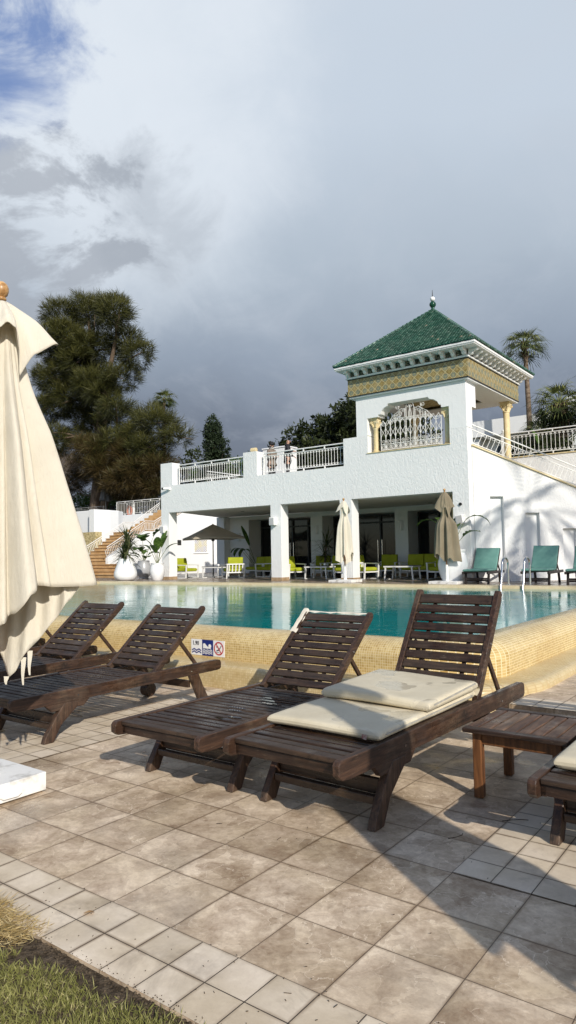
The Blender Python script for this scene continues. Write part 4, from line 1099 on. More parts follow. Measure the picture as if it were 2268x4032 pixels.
# ------------------------------------------------------------------ teak loungers
LW, LL = .775, 2.32      # outer width, rail length
def make_lounger(label, back_len=.82, back_deg=40.0, hinge=1.50, slats=10, wheel=True):
    t = thing('teak_lounger', label, 'sun lounger', (0, 0, 0))
    b = dict(local=True, bevel=.005, seg=2)
    hw = LW / 2; zt = .385; rh = .095; rw = .042
    for s in (-1, 1):
        x = s * (hw - rw / 2)
        # rail: rounded at both ends, side profile extruded across
        prof = [(0.0, zt - .065), (0.0, zt - .02), (.012, zt - .004), (.03, zt + .002), (LL - .05, zt + .012), (LL - .015, zt + .004), (LL, zt - .02), (LL, zt - .07), (LL - .02, zt - .088), (LL - .06, zt - .092), (.10, zt - rh), (.03, zt - .088)]
        m = MB(); m.prism(prof, lambda a, c: (x - rw / 2, a, c), lambda a, c: (x + rw / 2, a, c)); m.build('rail', M['wood_y'], t, **b)
        # inner bearer that carries the slats, and the corner block over the front leg
        m = MB(); m.bb(x - s * .036 - .014, x - s * .036 + .014, .06, LL - .12, zt - .085, zt - .032); m.build('bearer', M['wood_y'], t, **b)
        m = MB(); m.prism([(.30, zt - .094), (.36, zt - .15), (.66, zt - .15), (.72, zt - .094)], lambda a, c: (x - rw / 2 + .004, a, c), lambda a, c: (x + rw / 2 - .004, a, c)); m.build('leg_block', M['wood_y'], t, **b)
        # splayed front leg
        xl = x - s * .002
        fl = [(.285, 0), (.375, 0), (.44, .12), (.60, zt - .14), (.60, zt - .10), (.47, zt - .10), (.40, .20), (.30, .045)]
        m = MB(); m.prism(fl, lambda a, c: (xl - .024, a, c), lambda a, c: (xl + .024, a, c)); m.build('leg', M['wood_z'], t, **b)
        # curved rear leg leaning back
        if not (wheel and s < 0):
            rl = [(2.03, 0), (2.12, .005), (2.125, .06), (2.06, .17), (2.0, zt - .09), (1.88, zt - .09), (1.94, .18), (2.0, .06)]
            m = MB(); m.prism(rl, lambda a, c: (xl - .022, a, c), lambda a, c: (xl + .022, a, c)); m.build('leg', M['wood_z'], t, **b)
        else:
            rl = [(1.98, .06), (2.06, .06), (2.04, .17), (1.99, zt - .09), (1.88, zt - .09), (1.93, .18)]
            m = MB(); m.prism(rl, lambda a, c: (xl - .022, a, c), lambda a, c: (xl + .022, a, c)); m.build('leg', M['wood_z'], t, **b)
            m = MB(); m.tube([(xl - .05, 2.02, .07), (xl + .05, 2.02, .07)], .07, 18); m.build('wheel', M['wood_z'], t, local=True, bevel=.006)
    for s in (-1, 1):
        m = MB(); m.tube([(s * (hw + .0005), .60, zt - .055), (s * (hw + .003), .60, zt - .055)], .007, 8); m.tube([(s * (hw + .0005), 1.9, zt - .055), (s * (hw + .003), 1.9, zt - .055)], .007, 8); m.build_each('bolt', M['steel'], t, local=True)
    # stretchers between the front legs
    m = MB(); m.bb(-hw + .05, hw - .05, .405, .433, .13, .205); m.bb(-hw + .05, hw - .05, .355, .395, .095, .135); m.build_each('stretcher', M['wood_x'], t, **b)
    m = MB(); m.bb(-hw + .05, hw - .05, 1.90, 1.93, .17, .24); m.build_each('stretcher', M['wood_x'], t, **b)
    # seat slats
    m = MB(); y = .055; x0 = -hw + rw + .004; x1 = hw - rw - .004; k = 0
    m.bb(x0 - .004, x1 + .004, .060, .088, zt - .082, zt - .030)
    m.bb(x0, x1, .046, .112, zt - .027, zt - .002)
    y = .124
    while y + .058 < hinge - .01:
        dz = rnd.uniform(-.002, .002)
        m.bb(x0, x1, y, y + .053, zt - .022 + dz, zt - .003 + dz); y += .0735
    m.build('seat_slats', M['wood_x'], t, **b)
    m = MB()
    for yy in (.62, 1.05): m.bb(-.03, .03, yy, yy + .3, zt - .05, zt - .026)
    m.build_each('cross_brace', M['wood_y'], t, **b)
    # backrest
    A = rad(back_deg); d = Vector((0, cos(A), sin(A))); n = Vector((0, -sin(A), cos(A))); o = Vector((0, hinge, zt + .006))
    for s in (-1, 1):
        x = s * (hw - rw - .026)
        pr = [(-.03, -.03), (-.03, .02), (back_len - .02, .028), (back_len + .012, .022), (back_len + .022, .0), (back_len + .01, -.024), (back_len - .03, -.034)]
        m = MB(); m.prism(pr, lambda a, c: o + d * a + n * c + Vector((x - .021, 0, 0)), lambda a, c: o + d * a + n * c + Vector((x + .021, 0, 0)))
        m.build('back_stile', M['wood_y'], t, **b)
        m = MB(); pb = o + d * (back_len * .50) + Vector((x + s * .0215, 0, 0)); m.tube([pb, pb + Vector((s * .004, 0, 0))], .008, 8); m.build('bolt', M['steel'], t, local=True)
        # prop strut
        p0 = o + d * (back_len * .50) - n * .03 + Vector((x - s * .045, 0, 0)); p1 = Vector((x - s * .045, min(hinge + .60, LL - .2), zt - .05))
        m = MB(); m.bar(p0, p1, .022, .036, up=(0, 1, 0)); m.build('prop', M['wood_z'], t, **b)
    m = MB(); bx = hw - rw - .05; pitch = (back_len - .03) / slats
    for i in range(slats):
        a0 = .01 + pitch * i; a1 = a0 + pitch * (.80 if i < slats - 1 else .98)
        c = o + d * ((a0 + a1) / 2) + n * .008
        R = Matrix((Vector((1, 0, 0)), d, n)).transposed()
        m.box(c, (2 * bx, a1 - a0, .018), R)
    m.build('back_slats', M['wood_x'], t, **b)
    m = MB()
    for xx in (-.17, .17):
        m.bar(o + d * .03 - n * .012 + Vector((xx, 0, 0)), o + d * (back_len - .06) - n * .012 + Vector((xx, 0, 0)), .03, .018, up=n)
    m.build_each('back_batten', M['wood_y'], t, **b)
    return t
GL = 'weathered teak loungers in front of the pool'
L3 = make_lounger('wet empty teak lounger with a pale worn back corner', slats=10)
L3['group'] = GL
L3.location = (-.145, .985, 0); L3.rotation_euler.z = rad(.5)
L1 = dup(L3, (-2.07, .975, 0), rad(.3), 'empty teak lounger whose thick rounded rail end reaches the depth sign', GL)
L0 = dup(L3, (-3.39, 1.06, 0), rad(.8), 'reddish teak lounger with a gently raised slatted back directly right of the cream parasol', GL)
Lx = dup(L3, (-4.65, 1.2, 0), rad(1), 'dark teak lounger almost hidden behind the cream parasol hem', GL)
L4 = make_lounger('tall-backed teak lounger carrying a folded cream cushion', back_len=.75, back_deg=56.0, hinge=1.64, slats=10, wheel=False)
L4['group'] = GL
L4.location = (.845, .945, 0); L4.rotation_euler.z = rad(-1.9); L4.scale = (1.01, 1.075, 1.10)
L5 = dup(L3, (2.40, 1.30, 0), rad(-1), 'teak lounger cut off by the right edge with a cream cushion on its foot end', GL)
# rain lying on the seat of the empty wet lounger
def rain():
    t = NT('rain_water'); b = t.n('ShaderNodeBsdfPrincipled'); b.inputs['Base Color'].default_value = (.035, .024, .018, 1); b.inputs['Roughness'].default_value = .015; b.inputs['IOR'].default_value = 1.5
    return t.done(b.outputs[0])
M['rain'] = rain()
pud = thing('puddle', 'shiny film of rain water on the seat slats of the wet empty lounger', 'puddle', (-.09, 2.1, .384))
for k, xa, xb in ((11, -.02, .16), (12, -.10, .25), (13, -.13, .27), (14, -.05, .28), (15, .02, .20), (8, -.14, .02), (7, -.08, .05), (5, .05, .17), (4, .0, .15)):
    y0 = .985 + .124 + .0735 * k; n_ = 12; row = []
    for i in range(n_ + 1):
        u = i / n_; x = -.145 + xa + (xb - xa) * u + .10; e = sin(PI * u) ** .45
        row.append([(x, y0 + .0265 - .022 * e * (.8 + .2 * sin(7 * u + k)), .3856), (x, y0 + .0265 + .022 * e * (.85 + .15 * sin(5 * u + 2 * k)), .3856)])
    m = MB(); m.grid(row); m.build('water_film', M['rain'], pud)
# pale strip laid over the backrest corner, standing in for bare worn wood
t = thing('worn_strip', 'thin whitish strip laid as the bare worn top corner of a lounger back', 'worn_patch', (-.47, 3.2, .88))
A = rad(40.0); o3 = Vector((-.145, .985 + 1.50, .391)); d3 = Vector((0, cos(A), sin(A))); n3 = Vector((0, -sin(A), cos(A)))
m = MB(); P = []
for i in range(9):
    a = .56 + .285 * i / 8; w = .055 + .012 * sin(i * 1.9)
    P.append([o3 + d3 * a + n3 * (.031 + .003 * sin(i * 2.1)) + Vector((-.345 - .026, 0, 0)), o3 + d3 * a + n3 * .0315 + Vector((-.345 + w * .2, 0, 0)), o3 + d3 * (a - .01) + n3 * (.0225 + .002 * cos(i)) + Vector((-.345 + w * .7 - .004 * i % .02, 0, 0))])
m.grid(P)
m.grid([[o3 + d3 * (.822 + .003 * sin(i)) + n3 * (.021 + .002 * sin(i * 1.3)) + Vector((-.35 + .67 * i / 12, 0, 0)), o3 + d3 * (.806 + .008 * sin(i * 2.3)) + n3 * .0205 + Vector((-.35 + .67 * i / 12, 0, 0))] for i in range(13)])
M['worn_pale'] = simple('pale_worn_wood', (.62, .56, .46), (.74, .70, .60), 12, .4, .3, 30)
m.build('strip', M['worn_pale'], t, smooth=True)

# ------------------------------------------------------------------ folded cushion on the right-hand lounger
def pad(mb, x0, x1, y0, y1, z0, z1, warp, nx=22, ny=22, r=.028, under=None):
    """soft slab with rounded edges"""
    def edge(u):      # returns inset fraction
        return u
    top = []; N = nx
    ring = [(0.0, .5), (.25, .16), (.6, .03), (1.0, 0.0)]
    us = [0, .004, .012, .028] + list(np.linspace(.06, .94, N)) + [.972, .988, .996, 1]
    def prof(u, L):
        e = min(u, 1 - u) * L
        return 1 - (1 - min(e / r, 1)) ** 2
    T = []; B = []
    for i, u in enumerate(us):
        rt_ = []; rb_ = []
        for j, v in enumerate(us):
            x = x0 + (x1 - x0) * u; y = y0 + (y1 - y0) * v
            k = math.sqrt(max(0, prof(u, x1 - x0))) * math.sqrt(max(0, prof(v, y1 - y0)))
            zm = (z0 + z1) / 2; h = (z1 - z0) / 2
            w = warp(u, v)
            rt_.append((x, y, zm + w + h * (.25 + .75 * k))); rb_.append((x, y, zm + w * .6 - h * (.25 + .75 * k) + (under(u, v) if under else 0)))
        T.append(rt_); B.append(rb_)
    mb.grid(T); mb.grid([list(r_) for r_ in B], flip=True)
    n = len(us)
    bor = [(i, 0) for i in range(n)] + [(n - 1, j) for j in range(1, n)] + [(i, n - 1) for i in range(n - 2, -1, -1)] + [(0, j) for j in range(n - 2, 0, -1)]
    mb.grid([[T[i][j] for i, j in bor], [B[i][j] for i, j in bor]], close=True)
M['tagred'] = simple('faded_red_label', (.22, .05, .045), (.45, .38, .32), 60, .7)
cu = thing('lounger_cushion', 'folded wet cream vinyl cushion lying on the tall-backed teak lounger', 'cushion', (.85, 1.9, .43))
cu.rotation_euler.z = 0
m = MB(); zc = .432
pad(m, .475, 1.235, 1.33, 2.66, zc, zc + .052, lambda u, v: .004 * sin(5 * u + 2 * v) + .004 * sin(7 * v))
m.build('lower_pad', M['cushion'], cu, smooth=True)
m = MB()
pad(m, .490, 1.262, 1.885, 2.64, zc + .058, zc + .122, lambda u, v: .014 * (1 - v) ** 2 * sin(PI * u) + .008 * sin(4 * u + 1) + .022 * v * (1 - u * .2) - .008)
m.build('upper_pad', M['cushion'], cu, smooth=True)
m = MB()   # folded end joining both pads, and zip line
P = []
for i in range(9):
    a = PI * i / 8
    P.append([(.49 + .765 * j / 8, 2.635 + .055 * sin(a), zc + .03 + .070 * (i / 8) + .008 * sin(3 * j)) for j in range(9)])
m.grid(P); m.build('fold', M['cushion'], cu, smooth=True)
M['zip'] = simple('grey_zip', (.30, .29, .26), (.45, .43, .38), 20, .5)
m = MB(); m.bar((1.2605, 1.95, zc + .085), (1.2605, 2.60, zc + .108), .006, .010); m.bar((1.237, 1.40, zc + .026), (1.237, 2.60, zc + .028), .005, .008); m.build_each('zip', M['zip'], cu)
m = MB(); m.add([(1.13, 1.326, zc + .030), (1.165, 1.324, zc + .030), (1.163, 1.316, zc + .004), (1.132, 1.318, zc + .008)], [(0, 1, 2, 3)]); m.build('care_tag', M['tagred'], cu)
cu2 = thing('lounger_cushion', 'cream cushion corner on the lounger cut off by the right edge', 'cushion', (2.4, 1.7, .39))
m = MB(); pad(m, 2.08, 2.72, 1.50, 3.2, .392, .452, lambda u, v: .004 * sin(5 * u + 2 * v)); m.build('pad', M['cushion'], cu2, smooth=True)
m = MB(); m.add([(2.20, 1.515, .395), (2.245, 1.512, .395), (2.245, 1.475, .388), (2.205, 1.478, .388)], [(0, 1, 2, 3)]); m.build('care_tag', M['whitemetal'], cu2)

# ------------------------------------------------------------------ side table
st_ = thing('side_table', 'low square teak side table with slatted top between the two right-hand loungers', 'table', (1.71, 2.28, 0))
tx0, tx1, ty0, ty1, tz = 1.425, 2.02, 1.965, 2.60, .405
kw = dict(bevel=.006, seg=2)
m = MB(); m.bb(tx0, tx1, ty0, ty0 + .062, tz - .028, tz); m.bb(tx0, tx1, ty1 - .062, ty1, tz - .028, tz); m.build_each('end_board', M['wood_x'], st_, **kw)
m = MB(); n_ = 8; w_ = (tx1 - tx0) / n_
for i in range(n_): m.bb(tx0 + i * w_ + .004, tx0 + (i + 1) * w_ - .004, ty0 + .066, ty1 - .066, tz - .026, tz - .002)
m.build('top_slats', M['wood_top'], st_, **kw)
M['wood_red'] = simple('fresh_teak', (.075, .028, .010), (.21, .088, .032), 3.0, .45, .5, 30, .4, (14, 14, 1.4))
for sx in (tx0 + .07, tx1 - .07):
    for sy in (ty0 + .07, ty1 - .07):
        m = MB(); m.bb(sx - .027, sx + .027, sy - .027, sy + .027, 0, tz - .03); m.build('leg', M['wood_red'], st_, **kw)
m = MB(); m.bb(tx0 + .09, tx1 - .09, ty0 + .06, ty0 + .082, tz - .10, tz - .032); m.bb(tx0 + .09, tx1 - .09, ty1 - .082, ty1 - .06, tz - .10, tz - .032)
m.bb(tx0 + .06, tx0 + .082, ty0 + .09, ty1 - .09, tz - .10, tz - .032); m.bb(tx1 - .082, tx1 - .06, ty0 + .09, ty1 - .09, tz - .10, tz - .032); m.build_each('apron', M['wood_red'], st_, **kw)

# ------------------------------------------------------------------ closed parasols
def interp(keys, a):
    """periodic smooth interpolation, keys: (deg, values...)"""
    a = a % 360; ks = sorted((k[0] % 360, *k[1:]) for k in keys); ks = ks + [(ks[0][0] + 360, *ks[0][1:])]
    if a < ks[0][0]: a += 360
    for k0, k1 in zip(ks[:-1], ks[1:]):
        if k0[0] <= a <= k1[0]:
            t_ = (a - k0[0]) / max(1e-6, k1[0] - k0[0]); t_ = t_ * t_ * (3 - 2 * t_)
            return [x + (y - x) * t_ for x, y in zip(k0[1:], k1[1:])]
def parasol_cloth(mb, keys, ztop, rtop, folds, nphi=220, nt=46, belly=0.0, seed=0, yaw=36.85, neck=None, creep=.0, pw=.92):
    rr = random.Random(seed); ph = [rr.uniform(0, 6.28) for _ in range(6)]
    P = []
    for i in range(nt + 1):
        t_ = i / nt; row = []
        for k in range(nphi):
            a = 360 * k / nphi; rh, zh = interp(keys, a); ar = rad(a)
            z = ztop + (zh - ztop) * t_
            r = rtop + (rh - rtop) * (t_ ** pw)
            if neck:
                r *= 1 - neck[1] * math.exp(-((z - neck[0]) / neck[2]) ** 2)
            amp = 0
            for (nf, am, q) in folds:
                w = sin(nf * ar + q + .35 * sin(2.0 * t_ + q)); w = math.copysign(abs(w) ** .75, w)
                amp += am * w * min(1, t_ * 2.2)
            r *= 1 + amp
            r += .006 * sin(9 * t_ + 3 * ar + ph[0]) * t_ + belly * sin(PI * t_)
            z += creep * sin(5 * ar + ph[1]) * t_
            th = rad(yaw) + ar
            row.append((r * cos(th), r * sin(th), z))
        P.append(row)
    mb.grid(P, close=True)
    return P
um = thing('closed_parasol', 'big closed cream parasol with wooden ball finial on a white slab at the left edge', 'parasol', (-.95, .45, 0))
PX, PY = -.95, .45
def shift(mb, dx, dy): mb.v = [(x + dx, y + dy, z) for x, y, z in mb.v]; return mb
# angles: 0 = right in the picture, -90 = towards the camera, 90 = away, 180 = left
main = [(-4, .468, 1.266), (-20, .405, 1.272), (-33, .375, 1.28), (-42, .36, 1.22), (-52, .35, 1.10), (-62, .33, 1.05), (-75, .32, 1.02), (-90, .30, .98), (-100, .28, .95), (-118, .30, 1.1), (-140, .36, 1.2), (-165, .34, 1.08), (170, .42, 1.22), (145, .30, 1.2), (115, .18, 1.3), (90, .13, 1.34), (60, .17, 1.33), (35, .28, 1.31), (14, .42, 1.285)]
m = MB(); parasol_cloth(m, main, 3.04, .045, ((8, .16, .9), (17, .10, 2.0), (29, .03, .4), (3, .05, 1.1)), nphi=320, nt=60, seed=2, neck=(2.55, .10, .25), creep=.010)
shift(m, PX, PY); c_ = m.build('canopy', M['canvas'], um, smooth=True, fixn=False)
sol = c_.modifiers.new('thick', 'SOLIDIFY'); sol.thickness = .004
# long hem of the far panel hanging below the front folds
RRv = Vector((.80, .60, 0)); FFv = Vector((-.60, .80, 0))
hemk = [(-.42, 1.02, .05), (-.25, 1.05, .06), (-.10, .98, .04), (-.03, .88, .03), (.02, .76, .02), (.055, .70, .01), (.10, .735, .0), (.14, .81, -.005), (.23, .915, -.012), (.31, 1.01, -.018), (.38, 1.09, -.02), (.45, 1.18, -.02), (.505, 1.258, -.02)]
def hem_at(a):
    for k0, k1 in zip(hemk[:-1], hemk[1:]):
        if a <= k1[0]:
            u = (a - k0[0]) / (k1[0] - k0[0]); return [x + (y - x) * u for x, y in zip(k0[1:], k1[1:])]
    return list(hemk[-1][1:])
m = MB(); P = []
for i in range(91):
    a = -.42 + (.925) * i / 90; zh, dp = hem_at(a); row = []
    for j in range(25):
        v = j / 24; z = 1.62 + (zh - 1.62) * v; aa = a * (1 - .20 * (1 - v))
        fold = .020 * sin(aa * 23 + 1.2 * v) * (.35 + .65 * v) + .012 * sin(aa * 51 + 2 * v)
        p_ = Vector((PX, PY, z)) + RRv * aa + FFv * (dp + .015 + fold * (1 if a < .44 else .2) + .05 * (1 - v)); row.append(p_)
    P.append(row)
m.grid(P); c_ = m.build('canopy_hem', M['canvas'], um, smooth=True, fixn=False)
sol = c_.modifiers.new('thick', 'SOLIDIFY'); sol.thickness = .004
vent = [(0, .335, 2.80), (-14, .27, 2.72), (-28, .185, 2.575), (-36, .20, 2.74), (-46, .21, 2.86), (-58, .215, 2.885), (-70, .215, 2.85), (-88, .23, 2.72), (-106, .29, 2.60), (-140, .20, 2.80), (180, .30, 2.72), (150, .2, 2.8), (120, .28, 2.66), (90, .19, 2.85), (55, .20, 2.86), (25, .26, 2.83)]
m = MB(); parasol_cloth(m, vent, 3.075, .040, ((7, .07, .9),), nphi=180, nt=20, belly=.022, seed=5)
shift(m, PX, PY); c_ = m.build('vent_flap', M['canvas'], um, smooth=True, fixn=False)
sol = c_.modifiers.new('thick', 'SOLIDIFY'); sol.thickness = .004
m = MB(); m.tube([(PX - .055, PY - .01, .10), (PX, PY, 3.08)], .024, 14); m.build('pole', M['pole'], um, smooth=True, angle=50)
m = MB(); m.lathe([(.018, 3.085), (.030, 3.095), (.030, 3.105), (.022, 3.112), (.036, 3.125), (.044, 3.150), (.044, 3.172), (.034, 3.196), (.016, 3.212), (.004, 3.216)], 20, (PX, PY, 0)); m.build('finial', M['finial'], um, smooth=True, angle=60)
m = MB()
for a_, l_, zt_ in ((.155, .17, .825), (.195, .15, .865), (.05, .05, .71)):
    p0 = Vector((PX, PY, zt_)) + RRv * a_; pts = [p0 + Vector((.002 * sin(k * 1.2), .002 * cos(k * 1.1), -l_ * k / 5)) for k in range(6)]
    m.grid([[p + Vector((-.014 * (1 - k / 7), -.010 * (1 - k / 7), 0)), p + Vector((.014 * (1 - k / 7), .010 * (1 - k / 7), 0))] for k, p in enumerate(pts)])
m.build('tie_strap', M['canvas'], um, smooth=True)
m = MB(); m.bb(PX - .33, -.742, .15, .655, .008, .117)
m.build('slab_base', M['oldwhite'], um, bevel=.004)
m = MB()
m.bb(-.7415, -.738, .28, .335, .042, .088); m.tube([(-.737, .335, .07), (-.728, .34, .05), (-.726, .36, .035), (-.726, .45, .032), (-.728, .475, .045), (-.737, .48, .07)], .005, 6); m.bb(-.7415, -.738, .47, .505, .048, .083)
m.build('slab_handle', M['oldwhite'], um)
m = MB(); m.lathe([(.045, .118), (.045, .14), (.030, .15), (.029, .26)], 16, (PX - .055, PY - .01, 0)); m.build('pole_socket', M['whitemetal'], um, smooth=True, angle=40)
# the same kind of parasol just outside the right edge; it throws the long shadow over the tiles
dup(um, (3.9, -.24, 0), rad(100), 'closed cream parasol at the right, shading the loungers')

def far_parasol(label, x, y, z, mat, H, keys_main, keys_top, seed, neck, polemat, tilt=0):
    t = thing('closed_parasol', label, 'parasol', (x, y, z))
    m = MB(); parasol_cloth(m, keys_main, H, .03, ((6, .20, .3 + seed), (11, .12, 1.2), (3, .08, seed)), nphi=120, nt=36, seed=seed, neck=neck, creep=.02, pw=.42)
    m.build('canopy', mat, t, smooth=True, local=True, fixn=False)
    m = MB(); parasol_cloth(m, keys_top, H + .03, .03, ((5, .08, seed),), nphi=90, nt=12, seed=seed + 3, pw=.7)
    m.build('vent_flap', mat, t, smooth=True, local=True, fixn=False)
    m = MB(); m.tube([(0, 0, .35), (0, 0, H + .05)], .02, 10); m.build('pole', polemat, t, local=True, smooth=True, angle=50)
    m = MB(); m.ball((0, 0, H + .085), .035, 8); m.build('finial', M['finial'], t, local=True, smooth=True)
    m = MB(); m.bb(-.40, .40, -.30, .30, 0, .075); m.build('slab_base', M['oldwhite'], t, local=True, bevel=.008)
    m = MB(); m.lathe([(.06, .076), (.05, .10), (.042, .12), (.040, .50)], 14); m.build('pole_socket', M['whitemetal'], t, local=True, smooth=True, angle=40)
    return t
far_parasol('closed cream parasol standing in front of the third white pillar', -7.74, 15.28, ZT, M['canvas'], 2.36,
    [(0, .30, .86), (30, .22, .62), (60, .17, .50), (-25, .20, 1.0), (-50, .17, .66), (-75, .16, .52), (-100, .19, .80), (-130, .22, .58), (180, .23, .66), (140, .20, .9), (100, .17, .62)],
    [(0, .20, 2.10), (-35, .14, 2.22), (-70, .22, 1.98), (-110, .12, 2.2), (180, .23, 2.05), (120, .13, 2.2), (60, .2, 2.0)], 11, (2.0, .30, .22), M['pole'])
far_parasol('closed taupe parasol tied at the neck standing beside the big white jar', -4.42, 14.98, ZT, M['canvas_grey'], 2.38,
    [(0, .31, .72), (25, .27, .95), (50, .26, .60), (-25, .30, .58), (-55, .26, .56), (-85, .26, .70), (-115, .28, .56), (-150, .28, .80), (180, .27, .62), (140, .26, .9), (95, .2, .6)],
    [(0, .27, 2.02), (-40, .14, 1.98), (-65, .20, 1.72), (-100, .14, 2.0), (-135, .2, 1.86), (180, .27, 2.0), (120, .14, 2.1), (60, .2, 1.9)], 23, (1.80, .48, .16), M['pole'])

# open parasol left of the portico
op = thing('open_parasol', 'open taupe parasol on a dark pole over the left sofa group', 'parasol', (-15.55, 18.0, ZT))
m = MB(); ox, oy, oz = -15.55, 18.0, 2.73
cs = [Vector((ox + 1.42 * cos(rad(a)), oy + 1.42 * sin(rad(a)), 2.16)) for a in (12, 102, 192, 282)]
Pm = []
for i in range(9):
    t_ = i / 8; row = []
    for k in range(4):
        for j in range(6):
            u = j / 6; e = cs[k].lerp(cs[(k + 1) % 4], u); sag = .10 * sin(PI * u)
            e = Vector((e.x, e.y, e.z + sag * .3)); c_ = Vector((ox, oy, oz))
            p_ = c_.lerp(e, t_); p_.z -= .07 * sin(PI * t_) * sin(PI * u) ; row.append(p_)
    Pm.append(row)
m.grid(Pm, close=True); m.grid([Pm[-1], [p_ - Vector((0, 0, .055)) for p_ in Pm[-1]]], close=True)
m.build('canopy', M['canvas_shade'], op, smooth=True, angle=40)
m = MB(); m.tube([(ox, oy, ZT), (ox, oy, 2.74)], .022, 8); m.build('pole', M['darkframe'], op)
m = MB()
for c_ in cs: m.bar((ox, oy, 2.60), c_ + Vector((0, 0, .01)), .02, .025); m.bar((ox, oy, 2.1), Vector((ox, oy, 2.52)).lerp(c_, .5), .018, .02)
m.lathe([(.06, 2.05), (.06, 2.14)], 10, (ox, oy, 0)); m.build_each('rib', M['darkframe'], op)
m = MB(); m.bb(ox - .3, ox + .3, oy - .3, oy + .3, ZT, ZT + .06); m.build('slab_base', M['greymetal'], op)

# ------------------------------------------------------------------ lounge chairs, tables and cups
def make_chair(label, group, arms=True, width=.60, slatback=False):
    t = thing('armchair', label, 'armchair', (0, 0, 0), 0, group)
    w = width / 2; k = dict(local=True)
    m = MB(); r = .036
    for s in (-1, 1):       # side frame: leaning front and back legs, floor runner, arm
        x = s * (w - r / 2)
        m.bar((x, .03, .012), (x, .0, .42), r, r, up=(0, 1, 0)); m.bar((x, .52, .012), (x, .62, .46), r, r, up=(0, 1, 0))
        m.bar((x, -.02, .43), (x, .63, .445), r + .012, .026); m.bar((x, .03, .014), (x, .52, .014), r, .026); m.bar((x, .01, .205), (x, .57, .195), r, .03)
    m.bar((-w, .02, .205), (w, .02, .205), .03, .034); m.bar((-w, .57, .195), (w, .57, .195), .03, .034); m.bar((-w, .62, .455), (w, .62, .455), .03, .034)
    m.build('frame', M['whitemetal'], t, **k)
    m = MB(); nb_ = 5 if width < .8 else 9
    for i in range(nb_):
        x = -w + .08 + (width - .16) * i / (nb_ - 1); m.bar((x, .575, .21), (x, .622, .44), .034, .012, up=(0, 1, 0))
    m.build('back_slats', M['whitemetal'], t, **k)
    m = MB(); n_ = 1 if width < .8 else 2; cw = (width - .10) / n_
    for i in range(n_):
        x = -w + .05 + cw * (i + .5); pad(m, x - cw / 2 + .004, x + cw / 2 - .004, .02, .54, .225, .335, lambda u, v: 0, nx=4, ny=4, r=.04)
    m.build('seat_cushion', M['lime'], t, local=True, smooth=True)
    m = MB(); q = MB(); pad(q, -.5, .5, 0, .36, -.055, .055, lambda u, v: 0, nx=4, ny=4, r=.045)
    for i in range(n_):
        x = -w + .05 + cw * (i + .5); d = Vector((0, .18, .98)).normalized(); nn = Vector((0, -.98, .18)).normalized(); o = Vector((x, .50, .315))
        vs = [o + Vector((a * (cw - .01), 0, 0)) + d * b + nn * c for a, b, c in q.v]; m.add(vs, q.f)
    m.build('back_cushion', M['lime'], t, local=True, smooth=True)
    return t
GC = 'lime cushioned white garden seats under the portico'
ch0 = make_chair('white armchair with lime cushions seen side-on nearest the left pier', GC)
so0 = make_chair('white two-seat sofa with lime cushions right of the open parasol pole', GC, width=1.10)
CS = 1.17
def put(src, x, y, deg, label): return dup(src, (x, y, ZT), rad(deg), label, GC, scale=(CS, CS, CS))
ch0.scale = so0.scale = (CS, CS, CS)
ch0.location = (-16.05, 17.35, ZT); ch0.rotation_euler.z = rad(90)
so0.location = (-14.6, 19.35, ZT); so0.rotation_euler.z = rad(-12)
put(ch0, -14.25, 17.55, -122, 'white armchair turned to show its slatted back left of the second pillar')
put(ch0, -14.05, 19.0, -75, 'lime armchair in shade behind the slatted-back armchair')
put(ch0, -10.98, 17.35, 70, 'lime armchair half hidden just right of the second pillar')
put(so0, -10.5, 18.9, -8, 'lime sofa in shade between the second pillar and the third pillar')
put(ch0, -11.6, 19.6, 20, 'small dark-looking lime armchair behind the table right of the second pillar')
put(ch0, -9.35, 17.5, -95, 'lime armchair seen past the left side of the third pillar')
put(ch0, -8.12, 17.5, 78, 'lime armchair immediately right of the third pillar')
put(ch0, -8.5, 19.1, 15, 'lime armchair standing deep in shade behind the one right of the third pillar')
put(so0, -7.1, 18.7, 4, 'lime sofa behind the low table in the right-hand bay')
put(ch0, -5.85, 17.5, 2, 'lime armchair facing the pool left of the taupe parasol')
def make_table(label, w, d, h=.40):
    t = thing('coffee_table', label, 'table', (0, 0, 0), 0, 'low white framed tables under the portico')
    m = MB()
    for s in (-1, 1):
        x = s * (w / 2 - .05)
        m.bar((x + s * .03, -d / 2 + .03, .012), (x, -d / 2 + .03, h - .03), .034, .034, up=(0, 1, 0)); m.bar((x + s * .03, d / 2 - .03, .012), (x, d / 2 - .03, h - .03), .034, .034, up=(0, 1, 0))
        m.bar((x + s * .03, -d / 2 + .03, .014), (x + s * .03, d / 2 - .03, .014), .034, .026)
    m.bar((-w / 2, -d / 2 + .02, h - .035), (w / 2, -d / 2 + .02, h - .035), .036, .036); m.bar((-w / 2, d / 2 - .02, h - .035), (w / 2, d / 2 - .02, h - .035), .036, .036)
    m.bar((-w / 2 + .02, -d / 2 + .04, h - .035), (-w / 2 + .02, d / 2 - .04, h - .035), .036, .036); m.bar((w / 2 - .02, -d / 2 + .04, h - .035), (w / 2 - .02, d / 2 - .04, h - .035), .036, .036)
    m.build('frame', M['whitemetal'], t, local=True)
    m = MB(); m.bb(-w / 2 + .005, w / 2 - .005, -d / 2 + .005, d / 2 - .005, h - .015, h); m.build('table_top', M['tabletop'], t, local=True)
    return t
tb = make_table('low white framed table with dark top beside the open parasol pole', .80, .60)
tb.location = (-15.2, 17.75, ZT); tb.scale = (1.1, 1.05, 1.12)
dup(tb, (-10.15, 17.5, ZT), rad(4), 'low white framed table with cups right of the second pillar', scale=(1.1, 1.05, 1.12))
